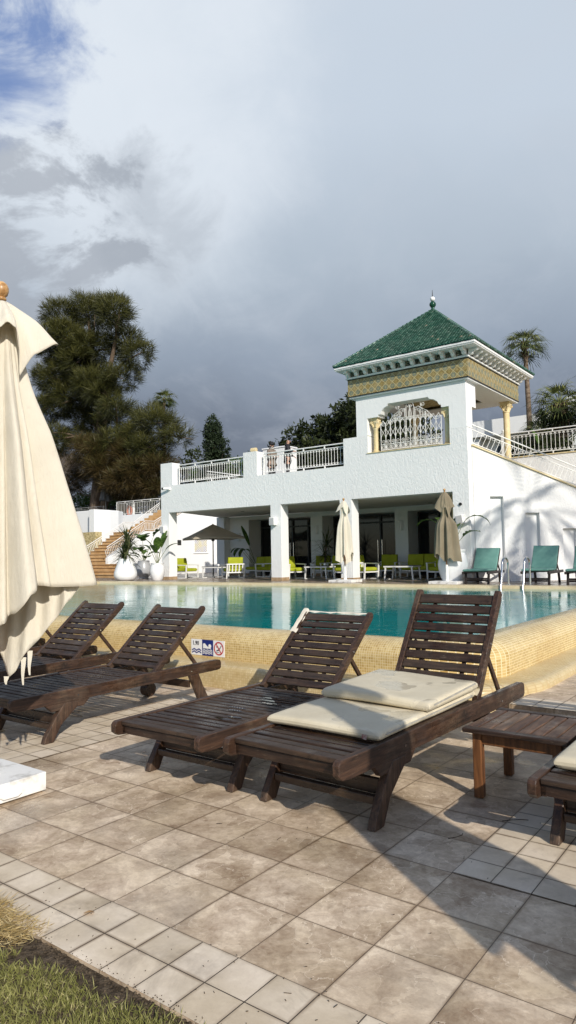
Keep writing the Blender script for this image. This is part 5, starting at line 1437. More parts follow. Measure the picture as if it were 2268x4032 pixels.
dup(tb, (-7.0, 17.45, ZT), rad(3), 'low white framed table with dark top in the right-hand bay', scale=(1.25, 1.05, 1.12))
def bowl(x, y, label, r=.06):
    t = thing('bowl', label, 'bowl', (x, y, ZT + .449))
    m = MB(); m.lathe([(.03, 0), (r * .9, .02), (r, .045), (r * .8, .075), (r * .55, .085), (r * .4, .085), (r * .4, .07)], 14); m.build('bowl', M['pot'], t, local=True, smooth=True, angle=50)
bowl(-9.9, 17.45, 'round white sugar bowl on the table right of the second pillar')
bowl(-15.0, 17.7, 'small dark bowl on the table beneath the open parasol', .05)
def cup(x, y, label):
    t = thing('cup', label, 'cup', (x, y, ZT + .449))
    m = MB(); m.lathe([(.055, 0), (.06, .006), (.02, .008)], 14); m.build('saucer', M['pot'], t, local=True)
    m = MB(); m.lathe([(.022, .009), (.03, .03), (.034, .06), (.030, .06), (.026, .03), (.01, .02)], 12); m.tube([(.034, 0, .05), (.05, 0, .04), (.034, 0, .022)], .005, 5); m.build('cup_body', M['pot'], t, local=True, smooth=True, angle=50)
cup(-10.38, 17.4, 'white coffee cup on the left end of the table right of the second pillar')
cup(-9.75, 17.65, 'white coffee cup on the right end of the table right of the second pillar')

# ------------------------------------------------------------------ green poolside loungers
def make_green(label, deg):
    t = thing('cushioned_lounger', label, 'sun lounger', (0, 0, 0), 0, 'green cushioned loungers along the stair wall')
    k = dict(local=True, bevel=.006)
    m = MB()
    for s in (-1, 1): m.bar((s * .29, 0, .30), (s * .29, 1.62, .30), .035, .07)
    m.build('rail', M['darkwood'], t, **k)
    for s in (-1, 1):
        m = MB(); m.bar((s * .27, .16, 0), (s * .27, .22, .29), .05, .06, up=(0, 1, 0)); m.build('leg', M['darkwood'], t, **k)
        m = MB(); m.bar((s * .27, 1.30, 0), (s * .27, 1.22, .29), .05, .06, up=(0, 1, 0)); m.build('leg', M['darkwood'], t, **k)
    m = MB(); m.bar((-.27, .2, .14), (.27, .2, .14), .03, .05); m.bar((-.27, .24, .09), (.27, .24, .09), .03, .04); m.build('stretcher', M['darkwood'], t, **k)
    m = MB()
    for i in range(15): m.bb(-.27, .27, .02 + i * .062, .07 + i * .062, .315, .333)
    m.build('seat_slats', M['darkwood'], t, **k)
    A = rad(deg); d = Vector((0, cos(A), sin(A))); n = Vector((0, -sin(A), cos(A))); o = Vector((0, .94, .335)); m = MB()
    for s in (-1, 1): m.bar(o + d * -.02 + Vector((s * .27, 0, 0)), o + d * .74 + Vector((s * .27, 0, 0)), .04, .045, up=n)
    for i in range(9): m.bar(o + d * (.05 + i * .08) + Vector((-.25, 0, 0)), o + d * (.05 + i * .08) + Vector((.25, 0, 0)), .055, .015, up=n)
    m.bar(o + d * .4 - n * .03 + Vector((.22, 0, 0)), (.22, 1.5, .3), .03, .03); m.bar(o + d * .4 - n * .03 + Vector((-.22, 0, 0)), (-.22, 1.5, .3), .03, .03)
    m.build('back_frame', M['darkwood'], t, **k)
    m = MB(); pad(m, -.285, .285, -.01, .95, .336, .395, lambda u, v: .006 * sin(8 * v), nx=5, ny=10, r=.03); m.build('seat_cushion', M['teal'], t, local=True, smooth=True)
    q = MB(); pad(q, -.285, .285, .0, .70, .026, .085, lambda u, v: .012 * sin(9 * v + 3 * u) * v, nx=5, ny=10, r=.03); m = MB()
    m.add([o + Vector((a, 0, 0)) + d * (b + .02) + n * c for a, b, c in q.v], q.f); m.build('back_cushion', M['teal'], t, local=True, smooth=True)
    return t
g1 = make_green('green cushioned lounger nearest the big white jar, its back upright', 55); g1.location = (-3.62, 14.86, ZT); g1.rotation_euler.z = rad(6); g1.scale = (1.08, 1.05, .96)
g2 = make_green('green cushioned lounger behind the pool ladder with a wrinkled back cushion', 57); g2.location = (-2.15, 14.92, ZT); g2.rotation_euler.z = rad(4); g2.scale = (1.08, 1.05, .98)
g3 = dup(g1, (-1.12, 14.9, ZT), rad(4), 'green cushioned lounger cut off by the right edge of the picture')
# pool ladder
t = thing('pool_ladder', 'stainless steel pool ladder handrails at the far pool edge', 'ladder', (-2.5, 14.3, ZT))
for x in (-2.68, -2.16):
    pts = [(x, 14.62, ZT)] + [(x, 14.62, ZT + .35)] + [(x, 14.62 - .20 + .20 * cos(PI * i / 10), ZT + .50 + .17 * sin(PI * i / 10)) for i in range(11)] + [(x, 14.12, ZT + .1), (x, 13.98, .40)]
    m = MB(); m.tube(pts, .024, 10); m.build('handrail', M['steel'], t, smooth=True, angle=60)
m = MB()
for x in (-2.68, -2.16): m.lathe([(.055, ZT + .004), (.055, ZT + .02), (.03, ZT + .03)], 12, (x, 14.62, 0))
m.build_each('floor_flange', M['steel'], t)

# ------------------------------------------------------------------ small fittings
def speaker(x, z, label, tilt=0.0):
    t = thing('wall_speaker', label, 'speaker', (x, YF, z))
    R = Matrix.Rotation(rad(tilt), 3, 'Y')
    m = MB(); m.box((x, YF - .085, z), (.22, .16, .26), R); m.build('speaker_box', M['whitemetal'], t, bevel=.012)
    m = MB(); m.box((x, YF - .168, z), (.17, .006, .21), R); m.build('speaker_grille', M['grille'], t)
speaker(-16.03, 2.48, 'small white wall speaker on the left end pier of the portico')
speaker(-10.82, 2.56, 'small white wall speaker on the second pillar of the portico')
speaker(-4.36, 2.32, 'tilted white wall speaker below a round hole by the taupe parasol', -9)
t = thing('wall_spotlight', 'small round black spotlight on the wall above the tilted speaker', 'spotlight', (-4.37, YF, 2.75))
m = MB(); m.tube([(-4.37, YF - .03, 2.75), (-4.37, YF + .0, 2.75)], .042, 14); m.build('spotlight', M['black'], t)
t = thing('security_camera', 'white bullet security camera on the left pier beneath the roof terrace', 'camera', (-15.82, YF, 4.02))
m = MB(); m.tube([(-15.72, YF - .06, 3.99), (-15.92, YF - .16, 4.0)], .045, 10); m.build('camera_body', M['white'], t, smooth=True, angle=40)
m = MB(); m.tube([(-15.921, YF - .16, 4.0), (-15.98, YF - .19, 4.0)], .048, 10); m.build('camera_hood', M['black'], t)
m = MB(); m.bb(-15.80, -15.70, YF - .035, YF, 3.94, 4.04); m.tube([(-15.76, YF - .02, 3.96), (-15.80, YF - .1, 3.98)], .015, 6); m.build('camera_bracket', M['white'], t)
def sconce(x, z, label):
    t = thing('wall_lamp', label, 'wall lamp', (x, 20.5, z))
    m = MB(); m.add([(x - .09 + .18 * i / 8, 20.494 - .09 * sin(PI * i / 8), z + dz) for dz in (-.17, .17) for i in range(9)], [(i, i + 1, i + 10, i + 9) for i in range(8)]); m.build('lamp_shade', M['pot'], t, smooth=True)
sconce(-16.35, 2.27, 'curved white wall lamp on the shaded wall left of the second pillar')
sconce(-12.3, 2.42, 'curved white wall lamp above the dark spiky plant')
sconce(-8.58, 2.44, 'curved white wall lamp between the two right-hand doorways')

# ------------------------------------------------------------------ potted plants
def settint(o, lo, hi, seed=1):
    me = o.data; at = me.attributes.new('tint', 'FLOAT', 'FACE'); r_ = random.Random(seed)
    at.data.foreach_set('value', [r_.uniform(lo, hi) for _ in me.polygons]); return o
def pot(prof, label, x, y, mat, name='plant_pot'):
    t = thing(name, label, 'pot', (x, y, ZT)); m = MB(); m.lathe(prof, 32, (x, y, ZT)); m.build('pot_body', mat, t, smooth=True, angle=50)
    r, z = prof[-1]; m = MB(); m.lathe([(.005, prof[-1][1] - .05), (max(p[0] for p in prof[-3:]) - .03, prof[-1][1] - .05)], 20, (x, y, ZT), False); m.build('pot_soil', M['soil'], t)
    return t
bigp = [(.30, 0), (.40, .06), (.46, .20), (.45, .34), (.38, .55), (.30, .76), (.26, .86), (.265, .89), (.24, .89), (.22, .80)]
bigp = [(a * .92, b * .9) for a, b in bigp]
midp = [(.18, 0), (.19, .03), (.17, .05), (.27, .16), (.31, .27), (.28, .44), (.22, .58), (.225, .64), (.20, .65), (.18, .6)]
jarp = [(.17, 0), (.20, .04), (.26, .22), (.275, .36), (.25, .50), (.215, .57), (.235, .60), (.235, .63), (.20, .63), (.18, .58)]
pot(bigp, 'large pear-shaped white pot holding a spiky dracaena left of the portico', -16.9, 14.75, M['pot'])
pot([(a * 1.05, b * 1.1) for a, b in midp], 'grey shaded pot holding a dark split-leaf plant between two white pots', -17.9, 16.5, M['greypot'])
pot(jarp, 'small white jar holding upright broad leaves at the left portico pier', -15.85, 15.35, M['pot'])
pot([(a * 1.45, b * 1.42) for a, b in jarp], 'big round white jar behind the taupe parasol', -4.45, 15.45, M['pot'])
def strap_plant(name, label, x, y, z, heads, n, L, W, mat, seed, up=.3):
    t = thing(name, label, 'plant', (x, y, z)); r_ = random.Random(seed); st = MB(); bl = MB()
    for hx, hy, hz in heads:
        st.tube([(x, y, z - .1), (x + hx * .5, y + hy * .5, z + hz * .5), (x + hx, y + hy, z + hz)], [.03, .026, .022], 7)
        for i in range(n):
            a = r_.uniform(0, 2 * PI); el = r_.uniform(-.5, 1.35); l_ = L * r_.uniform(.7, 1.1); b = Vector((x + hx, y + hy, z + hz + r_.uniform(-.12, .05)))
            d = Vector((cos(a) * cos(el), sin(a) * cos(el), sin(el))); s = d.cross(Vector((0, 0, 1))).normalized() if abs(d.z) < .98 else Vector((1, 0, 0))
            rows = []
            for k in range(6):
                u = k / 5; p = b + d * (l_ * u) + Vector((0, 0, -.30 * l_ * u * u * (1 - abs(sin(el)) * .7))); w = W * (1 - u ** 2.2) * (.5 + .5 * min(1, u * 4))
                rows.append([p - s * w, p + Vector((0, 0, -.004)), p + s * w])
            bl.grid(rows)
    st.build('stem', M['bark'], t, smooth=True); settint(bl.build('leaves', mat, t, smooth=True, fixn=False), .1, .95, seed)
    return t
strap_plant('dracaena', 'spiky green dracaena growing in the large pear-shaped pot', -16.9, 14.75, ZT + .80, [(0, 0, .25), (-.12, .05, .05), (.14, .02, .42), (.02, .05, .72)], 62, .66, .028, M['strap'], 4)
strap_plant('dracaena', 'dark spiky plant in the shaded doorway right of the second pillar', -11.55, 19.9, ZT + .35, [(0, 0, .5), (.1, 0, .9)], 44, .75, .020, M['strap'], 9)
def broadleaf(bl, st, b, az, el, stalk, L, W, droop, split=0, r=.012, fold=.25, rr=rnd):
    d = Vector((cos(az) * cos(el), sin(az) * cos(el), sin(el))); b = Vector(b); h = Vector((cos(az), sin(az), 0)); pts = []
    for k in range(7):
        u = k / 6; pts.append(b + d * (stalk * u) + h * (.10 * stalk * u * u))
    st.tube(pts, [r * (1 - .5 * k / 6) for k in range(7)], 6)
    o = pts[-1]; d2 = (pts[-1] - pts[-2]).normalized(); s = Vector((-sin(az), cos(az), 0)); rows = []; N = 14; p = o.copy()
    ang0 = math.asin(max(-1, min(1, d2.z)))
    for k in range(N + 1):
        u = k / N; an = ang0 - droop * u; p = p + (h * cos(an) + Vector((0, 0, sin(an)))) * (L / N) if k else p
        w = W * .5 * (sin(PI * min(1, (u * .93 + .04))) ** .65); nv = Vector((0, 0, 1)) * cos(an) - h * sin(an)
        wl = w * (1 - (.45 * (k % 3 == 1) if split else 0)); wr = w * (1 - (.45 * (k % 3 == 2) if split else 0))
        rows.append([p - s * wl + nv * (wl * fold), p - s * wl * .5 + nv * wl * fold * .35, p, p + s * wr * .5 + nv * wr * fold * .35, p + s * wr + nv * (wr * fold)])
    bl.grid(rows)
def leafy(name, label, x, y, z, leaves_, mat, seed, split=0):
    t = thing(name, label, 'plant', (x, y, z)); bl = MB(); st = MB()
    for dx, dy, az, el, stalk, L, W, dr in leaves_: broadleaf(bl, st, (x + dx, y + dy, z), rad(az), rad(el), stalk, L, W, dr, split)
    st.build('stem', M['stalk'], t, smooth=True); settint(bl.build('leaves', mat, t, smooth=True, fixn=False), .2, .9, seed); return t
M['stalk'] = simple('green_stalk', (.10, .13, .03), (.20, .22, .07), 4, .5, 0, 1, .4, (1, 1, .3))
leafy('split_leaf_plant', 'dark split-leaf plant growing in the grey pot', -17.9, 16.5, ZT + .65, [(0, 0, -50, 80, .85, .75, .66, 1.9), (.05, 0, 30, 75, 1.05, .75, .60, 1.6), (0, .05, 150, 70, .35, .5, .42, 1.5), (0, 0, -120, 60, .25, .45, .4, 1.3), (0, 0, 60, 60, .3, .5, .45, 1.4), (-.05, 0, 200, 45, .25, .45, .28, .9), (0, 0, -20, 50, .2, .4, .4, 1.2), (0, 0, -70, 72, .45, .6, .5, 1.9)], M['broad'], 3, 1)
leafy('bird_of_paradise', 'upright broad-leaved plant growing in the small white jar', -15.85, 15.35, ZT + .60, [(0, 0, 30, 62, .55, .62, .20, 1.0), (0, 0, -40, 84, .50, .55, .30, .5), (.03, 0, -70, 74, .40, .50, .26, .9), (-.04, 0, 190, 66, .55, .55, .20, 1.3), (0, .03, 95, 80, .70, .60, .24, .3), (.02, .02, 10, 80, .6, .50, .24, .4), (-.02, 0, 230, 82, .5, .5, .24, .6)], M['broad'], 6)
leafy('bird_of_paradise', 'bird of paradise with drooping torn leaf in the big white jar', -4.45, 15.45, ZT + .88, [(0, 0, 25, 72, .75, .85, .24, 2.2), (0, 0, -10, 50, .45, .55, .30, 1.0), (0, 0, 185, 66, .75, .7, .22, 1.9), (-.05, 0, 150, 75, .6, .6, .28, 1.0), (0, .05, 80, 78, .6, .6, .3, .6)], M['broad'], 8, 1)
leafy('bird_of_paradise', 'tall leaning banana-like plant behind the sofa under the portico', -14.9, 19.9, ZT + .3, [(0, 0, 178, 72, 1.0, .95, .26, .0), (.03, 0, 180, 52, .95, .75, .26, 2.2), (.05, .05, 185, 62, .8, .7, .28, 2.6), (-.02, 0, 175, 45, 1.1, .7, .14, 1.6)], M['broad'], 12)

# ------------------------------------------------------------------ two people on the roof terrace
def skin_body(name, bones, mat, parent=None, sub=1, loc=(0, 0, 0)):
    """bones: list of chains of (x,y,z,r); first chain holds the root, chains start from an existing point"""
    vs = []; ed = []; rs = []; idx = {}
    def key(p): return tuple(round(c, 4) for c in p[:3])
    for ch in bones:
        prev = None
        for p in ch:
            k = key(p)
            if k not in idx: idx[k] = len(vs); vs.append(p[:3]); rs.append(p[3])
            if prev is not None: ed.append((prev, idx[k]))
            prev = idx[k]
    me = bpy.data.meshes.new(name); me.from_pydata(vs, ed, []); o = bpy.data.objects.new(name, me); COL.objects.link(o)
    sk = o.modifiers.new('skin', 'SKIN'); sv = me.skin_vertices[0].data
    for i, r in enumerate(rs): sv[i].radius = (r, r) if not isinstance(r, tuple) else r; sv[i].use_root = (i == 0)
    sb = o.modifiers.new('sub', 'SUBSURF'); sb.levels = sub; sb.render_levels = sub
    dg = bpy.context.evaluated_depsgraph_get(); nm = bpy.data.meshes.new_from_object(o.evaluated_get(dg)); bpy.data.objects.remove(o); bpy.data.meshes.remove(me)
    nm.name = name; nm.materials.clear(); nm.materials.append(mat); nm.polygons.foreach_set('use_smooth', [True] * len(nm.polygons))
    o = bpy.data.objects.new(name, nm); COL.objects.link(o)
    if parent: o.parent = parent
    return o
M['skin'] = simple('skin', (.42, .24, .17), (.50, .30, .22), 8, .55)
M['blackcoat'] = simple('black_coat', (.010, .010, .013), (.025, .025, .03), 12, .75, .5, 30)
M['tancoat'] = simple('taupe_coat', (.17, .135, .11), (.24, .20, .165), 10, .85, .5, 30)
M['trousers'] = simple('dark_trousers', (.02, .02, .025), (.04, .04, .045), 10, .85)
M['scarf'] = simple('patterned_scarf', (.04, .04, .045), (.55, .52, .48), 26, .9, lo=.45, hi=.55)
S_ = .80      # people at the scale of the far building
def sc(ch): return [(a * S_, b * S_, c * S_, (r[0] * S_, r[1] * S_) if isinstance(r, tuple) else r * S_) for a, b, c, r in ch]
def hand(w, d, up, r=.0105):
    """palm and five fingers rooted inside the palm; w wrist, d pointing direction"""
    w = Vector(w); d = Vector(d).normalized(); s = d.cross(Vector(up)).normalized(); pl = w + d * .085; chains = [[(*w, .026), (*(w + d * .045), (.036, .018)), (*pl, (.036, .016))]]
    for i, l_ in enumerate((.068, .078, .072, .055)):
        b0 = pl + s * (-.028 + .019 * i); chains.append([(*pl, (.036, .016)), (*b0, r), (*(b0 + d * l_ * .55 - Vector(up) * .012), r * .95), (*(b0 + d * l_ * .85 - Vector(up) * .036), r * .8)])
    b0 = w + d * .03 - s * .035; chains.append([(*(w + d * .045), (.036, .018)), (*b0, r * 1.1), (*(b0 + d * .035 - s * .02), r)])
    return chains
def person(label, loc, rz, coatmat, arms, hat, bald, h=1.72):
    t = thing('person', label, 'person', loc, rz); k = h / 1.72
    body = [[(0, 0, .94, .13), (0, 0, 1.10, .12), (0, .0, 1.30, .14), (0, -.01, 1.44, .09), (0, -.015, 1.50, .055), (0, -.02, 1.56, .07), (0, -.03, 1.63, (.075, .088)), (0, -.03, 1.70, .055)]]
    for s in (-1, 1): body.append([(0, 0, .94, .13), (s * .10, 0, .88, .095), (s * .11, -.01, .50, .065), (s * .11, .02, .10, .045), (s * .11, -.12, .035, .04)])
    for s, (el, wr) in zip((-1, 1), arms):
        body.append([(0, .0, 1.30, .14), (s * .17, 0, 1.40, .065), (*el, .05), (*wr, .030)])
        dd = Vector(wr) - Vector(el); body += hand(wr, (dd.x, dd.y - .02, dd.z - .05), (0, 0, 1))
    b = skin_body('body', [sc(c) for c in body], M['skin'], t)
    coat = [[(0, 0, .94, .165), (0, 0, 1.10, .160), (0, 0, 1.30, .175), (0, -.005, 1.45, .10)]]
    coat.append([(0, 0, .94, .165), (0, 0, .78, .175), (0, 0, .62, .185)])
    for s, (el, wr) in zip((-1, 1), arms): coat.append([(0, 0, 1.30, .175), (s * .18, 0, 1.40, .09), (*el, .072), (*(Vector(el).lerp(Vector(wr), .9)), .055)])
    skin_body('coat', [sc(c) for c in coat], coatmat, t)
    skin_body('trousers', [sc(c) for c in [[(0, 0, .70, .12), (-.11, -.005, .60, .09), (-.11, -.01, .5, .085), (-.11, .02, .10, .07)], [(0, 0, .70, .12), (.11, -.005, .60, .09), (.11, -.01, .5, .085), (.11, .02, .10, .07)]]], M['trousers'], t)
    # face: nose, ears, eyes and mouth as one shaped piece each
    m = MB(); m.tube([Vector((0, -.118, 1.655)) * S_, Vector((0, -.142, 1.622)) * S_, Vector((0, -.122, 1.612)) * S_], [.008, .013, .009], 6)
    for s in (-1, 1): m.tube([Vector((s * .076, -.02, 1.665)) * S_, Vector((s * .090, -.01, 1.64)) * S_, Vector((s * .078, -.02, 1.605)) * S_], [.008, .014, .008], 6)
    m.build('face', M['skin'], t, local=True, smooth=True)
    m = MB(); 
    for s in (-1, 1): m.ball(Vector((s * .032, -.112, 1.66)) * S_, .010, 6)
    m.bar(Vector((-.022, -.117, 1.585)) * S_, Vector((.022, -.117, 1.585)) * S_, .006, .005); m.build('eyes', M['black'], t, local=True)
    if hat:
        m = MB(); m.lathe([(.098 * S_, 0), (.108 * S_, .02), (.108 * S_, .06), (.09 * S_, .10), (.05 * S_, .125), (.002, .13)], 18, Vector((0, -.02, 1.665)) * S_); m.build('hat', M['blackcoat'], t, local=True, smooth=True)
        m = MB(); m.prism([(-.085, -.10), (.085, -.10), (.065, -.18), (-.065, -.18)], lambda a, c: (a * S_, c * S_, 1.675 * S_), lambda a, c: (a * S_, c * S_, 1.688 * S_)); m.build('hat_brim', M['blackcoat'], t, local=True)
        m = MB(); m.lathe([(.10 * S_, 0), (.125 * S_, .02), (.12 * S_, .07), (.085 * S_, .10)], 16, Vector((0, -.015, 1.46)) * S_); m.build('scarf', M['scarf'], t, local=True, smooth=True)
        m = MB(); m.lathe([(.086 * S_, -.10), (.094 * S_, -.02), (.088 * S_, .03)], 16, Vector((0, .006, 1.63)) * S_); m.build('hair', M['blackcoat'], t, local=True, smooth=True)
        m = MB()
        for s in (-1, 1): m.ball(Vector((s * .034, -.122, 1.662)) * S_, .019, 6)
        m.bar(Vector((-.07, -.10, 1.668)) * S_, Vector((.07, -.10, 1.668)) * S_, .01, .008); m.build('sunglasses', M['black'], t, local=True)
    else:
        m = MB(); m.lathe([(.115 * S_, 0), (.13 * S_, .03), (.115 * S_, .07), (.10 * S_, .075)], 16, Vector((0, 0, 1.43)) * S_); m.build('hood', M['blackcoat'], t, local=True, smooth=True)
    return t
person('slim person in a taupe coat, dark cap, sunglasses and scarf standing at the balcony railing', (-11.72, 16.95, 3.98), rad(80), M['tancoat'], [((-.24, -.05, 1.16), (-.08, -.26, 1.14)), ((.24, -.05, 1.16), (.10, -.26, 1.16))], True, False)
person('broad bald person in a black hooded jacket standing at the balcony railing', (-11.02, 16.95, 4.05), rad(130), M['blackcoat'], [((-.26, -.02, 1.18), (-.12, -.25, 1.20)), ((.27, -.02, 1.16), (.20, -.28, 1.02))], False, True, 1.78)
# ------------------------------------------------------------------ trees
def blob_points(blobs, n, r_, shell=.55):
    vol = [b[3] * b[4] * b[5] for b in blobs]; out = []
    for b in blobs:
        k = max(1, int(n * (b[3] * b[4] * b[5]) / sum(vol)))
        for _ in range(k):
            while True:
                p = Vector((r_.uniform(-1, 1), r_.uniform(-1, 1), r_.uniform(-1, 1)))
                if shell < p.length < 1 or (p.length < shell and r_.random() < .25): break
            out.append((Vector((b[0] + p.x * b[3], b[1] + p.y * b[4], b[2] + p.z * b[5])), p))
    return out

def casuarina():
    r_ = random.Random(21)
    t = thing('conifer_tree', 'huge feathery dark green tree with browning lower boughs above the left staircase', 'tree', (-35.9, 28, 4.1))
    m = MB()
    m.tube([(-35.9, 28, 4.0), (-35.85, 28, 5.4), (-35.7, 28.1, 7.2), (-35.6, 28.3, 9.5), (-36.0, 28.4, 12.5), (-36.6, 28.3, 15.5), (-37.0, 28.2, 18.5)], [.50, .42, .36, .32, .26, .18, .06], 10)
    m.tube([(-35.6, 28.2, 8.2), (-35.0, 28.0, 10.5), (-34.4, 27.8, 13.5), (-33.4, 27.8, 16.5), (-33.0, 27.8, 18.6)], [.26, .22, .17, .12, .04], 8)
    m.tube([(-35.35, 28.1, 3.98), (-35.2, 28.3, 6.0), (-35.0, 28.4, 7.5), (-33.6, 28.0, 9.6), (-31.4, 27.6, 10.6)], [.30, .26, .2, .14, .04], 8)
    blobs = []
    def B(x, z, rx, rz, y=28.0, ry=None):
        if z > 11.4: x = -37.2 + (x + 37.2) * .86
        blobs.append((x, y, z, rx * .84, rx * .95, rz * .78))
    for x, z, a, b in ((-38.9, 18.9, 1.5, 1.3), (-37.4, 19.4, 1.5, 1.3), (-36.3, 18.6, 1.2, 1.2), (-33.4, 18.6, 1.3, 1.2), (-32.2, 17.7, 1.2, 1.3), (-33.0, 16.4, 1.4, 1.1), (-31.6, 15.2, 1.2, 1.2), (-32.6, 13.6, 1.4, 1.1), (-34.6, 15.9, 1.2, 1.2),
                       (-39.8, 16.6, 1.6, 1.3), (-38.0, 17.0, 1.7, 1.4), (-36.4, 16.4, 1.5, 1.3), (-41.0, 14.9, 1.4, 1.2), (-39.2, 14.3, 1.7, 1.3), (-37.2, 14.2, 1.7, 1.3), (-35.2, 13.6, 1.5, 1.2), (-33.8, 12.6, 1.3, 1.0),
                       (-40.4, 12.3, 1.6, 1.1), (-38.6, 11.6, 1.5, 1.0), (-41.6, 12.9, 1.2, 1.0), (-36.9, 11.9, 1.4, .9), (-40.6, 10.4, 1.4, .9), (-42.4, 10.8, 1.2, 1.1), (-38.2, 13.0, 1.6, 1.2), (-36.2, 13.2, 1.4, 1.1), (-39.4, 10.0, 1.5, 1.0), (-37.6, 10.4, 1.3, 1.0), (-38.8, 15.6, 1.5, 1.2), (-36.6, 15.2, 1.4, 1.1)):
        B(x, z, a, b, 28 + r_.uniform(-1.2, 1.2))
    # the low right-hand boughs sweep outwards
    for x, z, a, b in ((-34.0, 10.9, 1.3, .9), (-32.3, 11.3, 1.3, .8), (-30.6, 10.6, 1.4, .9), (-29.0, 9.9, 1.5, .8), (-27.6, 8.9, 1.2, .7), (-29.6, 8.4, 1.5, .8), (-31.4, 9.2, 1.5, .9), (-33.2, 9.1, 1.3, .9)):
        B(x, z, a, b, 27.6 + r_.uniform(-1, 1))
    brown = len(blobs)
    for x, z, a, b in ((-35.1, 8.9, 1.0, .9), (-36.6, 9.3, .9, .8), (-33.6, 7.5, 1.4, 1.0), (-31.9, 7.1, 1.5, 1.0), (-30.3, 7.0, 1.3, .9), (-32.7, 6.0, 1.3, .7), (-34.9, 7.1, .8, .7), (-30.9, 5.9, 1.2, .6), (-37.3, 8.0, .9, .7), (-29.0, 7.2, 1.2, .8), (-29.6, 6.0, 1.1, .6), (-33.9, 8.6, 1.3, .9), (-31.6, 8.3, 1.4, .9), (-33.2, 6.4, 1.5, .8), (-31.2, 6.4, 1.5, .8), (-38.6, 7.0, 1.1, .8), (-39.8, 8.6, 1.2, .8)):
        B(x, z, a, b, 27.4 + r_.uniform(-.8, .8))
    # limbs out to each clump
    spine = [Vector((-35.7, 28.1, 7.2)), Vector((-35.6, 28.3, 9.5)), Vector((-36.0, 28.4, 12.5)), Vector((-36.6, 28.3, 15.5)), Vector((-34.4, 27.8, 13.5)), Vector((-33.4, 27.8, 16.5)), Vector((-35.0, 28.4, 7.5)), Vector((-33.6, 28.0, 9.6))]
    for b in blobs:
        c = Vector(b[:3]); s = min(spine, key=lambda q: (q - c).length + max(0, q.z - c.z) * 1.5)
        mid = s.lerp(c, .5) + Vector((0, 0, .35)); m.tube([s, mid, c, c + (c - mid) * .5], [.11, .075, .045, .012], 6)
    m.build('trunk', M['bark'], t, smooth=True)
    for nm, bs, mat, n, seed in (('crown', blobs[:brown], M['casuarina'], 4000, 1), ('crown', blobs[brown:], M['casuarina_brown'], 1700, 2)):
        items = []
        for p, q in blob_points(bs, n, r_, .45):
            out = (q + Vector((0, 0, .35)) + rv(.5)).normalized(); shade = .34 + .34 * q.z + .30 * (q.x - q.y) * .6  # needle tint raised on top and sunward side, sunlight painted into the colour
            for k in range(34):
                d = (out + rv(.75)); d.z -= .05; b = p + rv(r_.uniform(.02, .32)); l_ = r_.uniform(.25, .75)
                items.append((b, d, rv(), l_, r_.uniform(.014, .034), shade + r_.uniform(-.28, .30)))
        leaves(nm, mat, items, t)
casuarina()

def bush(name, label, blobs, mat, n, per, size, seed, trunk=None, cat='tree', spread=.4, wid=.5, group=None, shell=.6):
    r_ = random.Random(seed); b0 = blobs[0]; t = thing(name, label, cat, trunk[0] if trunk else (b0[0], b0[1], b0[2] - b0[5]), group=group)
    if trunk:
        m = MB(); m.tube(trunk, [.22 * (1 - .6 * i / len(trunk)) for i in range(len(trunk))], 8)
        for b in blobs[::2]:
            c = Vector(b[:3]); s = Vector(trunk[-1]); m.tube([s, s.lerp(c, .5) + Vector((0, 0, .2)), c], [.09, .06, .02], 5)
        m.build('trunk', M['bark'], t, smooth=True)
    items = []
    for p, q in blob_points(blobs, n, r_, shell):
        shade = .30 + .28 * q.z + .2 * (q.x * .7 - q.y * .5)  # upper and sunward leaves get a lighter tint, light put into the colour
        for k in range(per):
            d = (q.normalized() + rv(1.1)); l_ = size * r_.uniform(.6, 1.3); b = p + rv(r_.uniform(.02, spread))
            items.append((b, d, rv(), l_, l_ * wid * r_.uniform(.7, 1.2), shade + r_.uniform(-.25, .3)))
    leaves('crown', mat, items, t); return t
r9 = random.Random(5)
# dark broad tree left of the pavilion
bl = []
for x, z, a, b in ((-31.8, 9.6, 1.7, 1.5), (-30.2, 10.6, 1.8, 1.6), (-28.4, 11.2, 1.9, 1.6), (-26.6, 11.6, 2.0, 1.7), (-24.8, 11.7, 2.1, 1.8), (-30.6, 8.2, 2.2, 1.6), (-27.8, 8.8, 2.4, 1.8), (-25, 9.2, 2.4, 2.0), (-32.8, 8.6, 1.0, .9), (-29, 6.6, 2.4, 1.6), (-26, 6.6, 2.5, 1.8), (-23, 9.5, 2.4, 2.2), (-21.2, 8.6, 1.9, 2.0), (-19.4, 7.4, 1.7, 1.9), (-21.6, 10.8, 2.0, 1.9), (-19.6, 9.6, 1.7, 1.8), (-23.4, 11.9, 1.9, 1.6), (-22, 6.4, 2.2, 1.8)):
    bl.append((x, 44 + r9.uniform(-1.2, 1.2), z, a, a, b))
bush('broadleaf_tree', 'dense dark broadleaf tree behind the couple and left of the pavilion', bl, M['darkleaf'], 2600, 11, .42, 31, [(-27, 44, 4), (-27, 44, 6), (-27, 44, 8)], spread=.5, wid=.45)
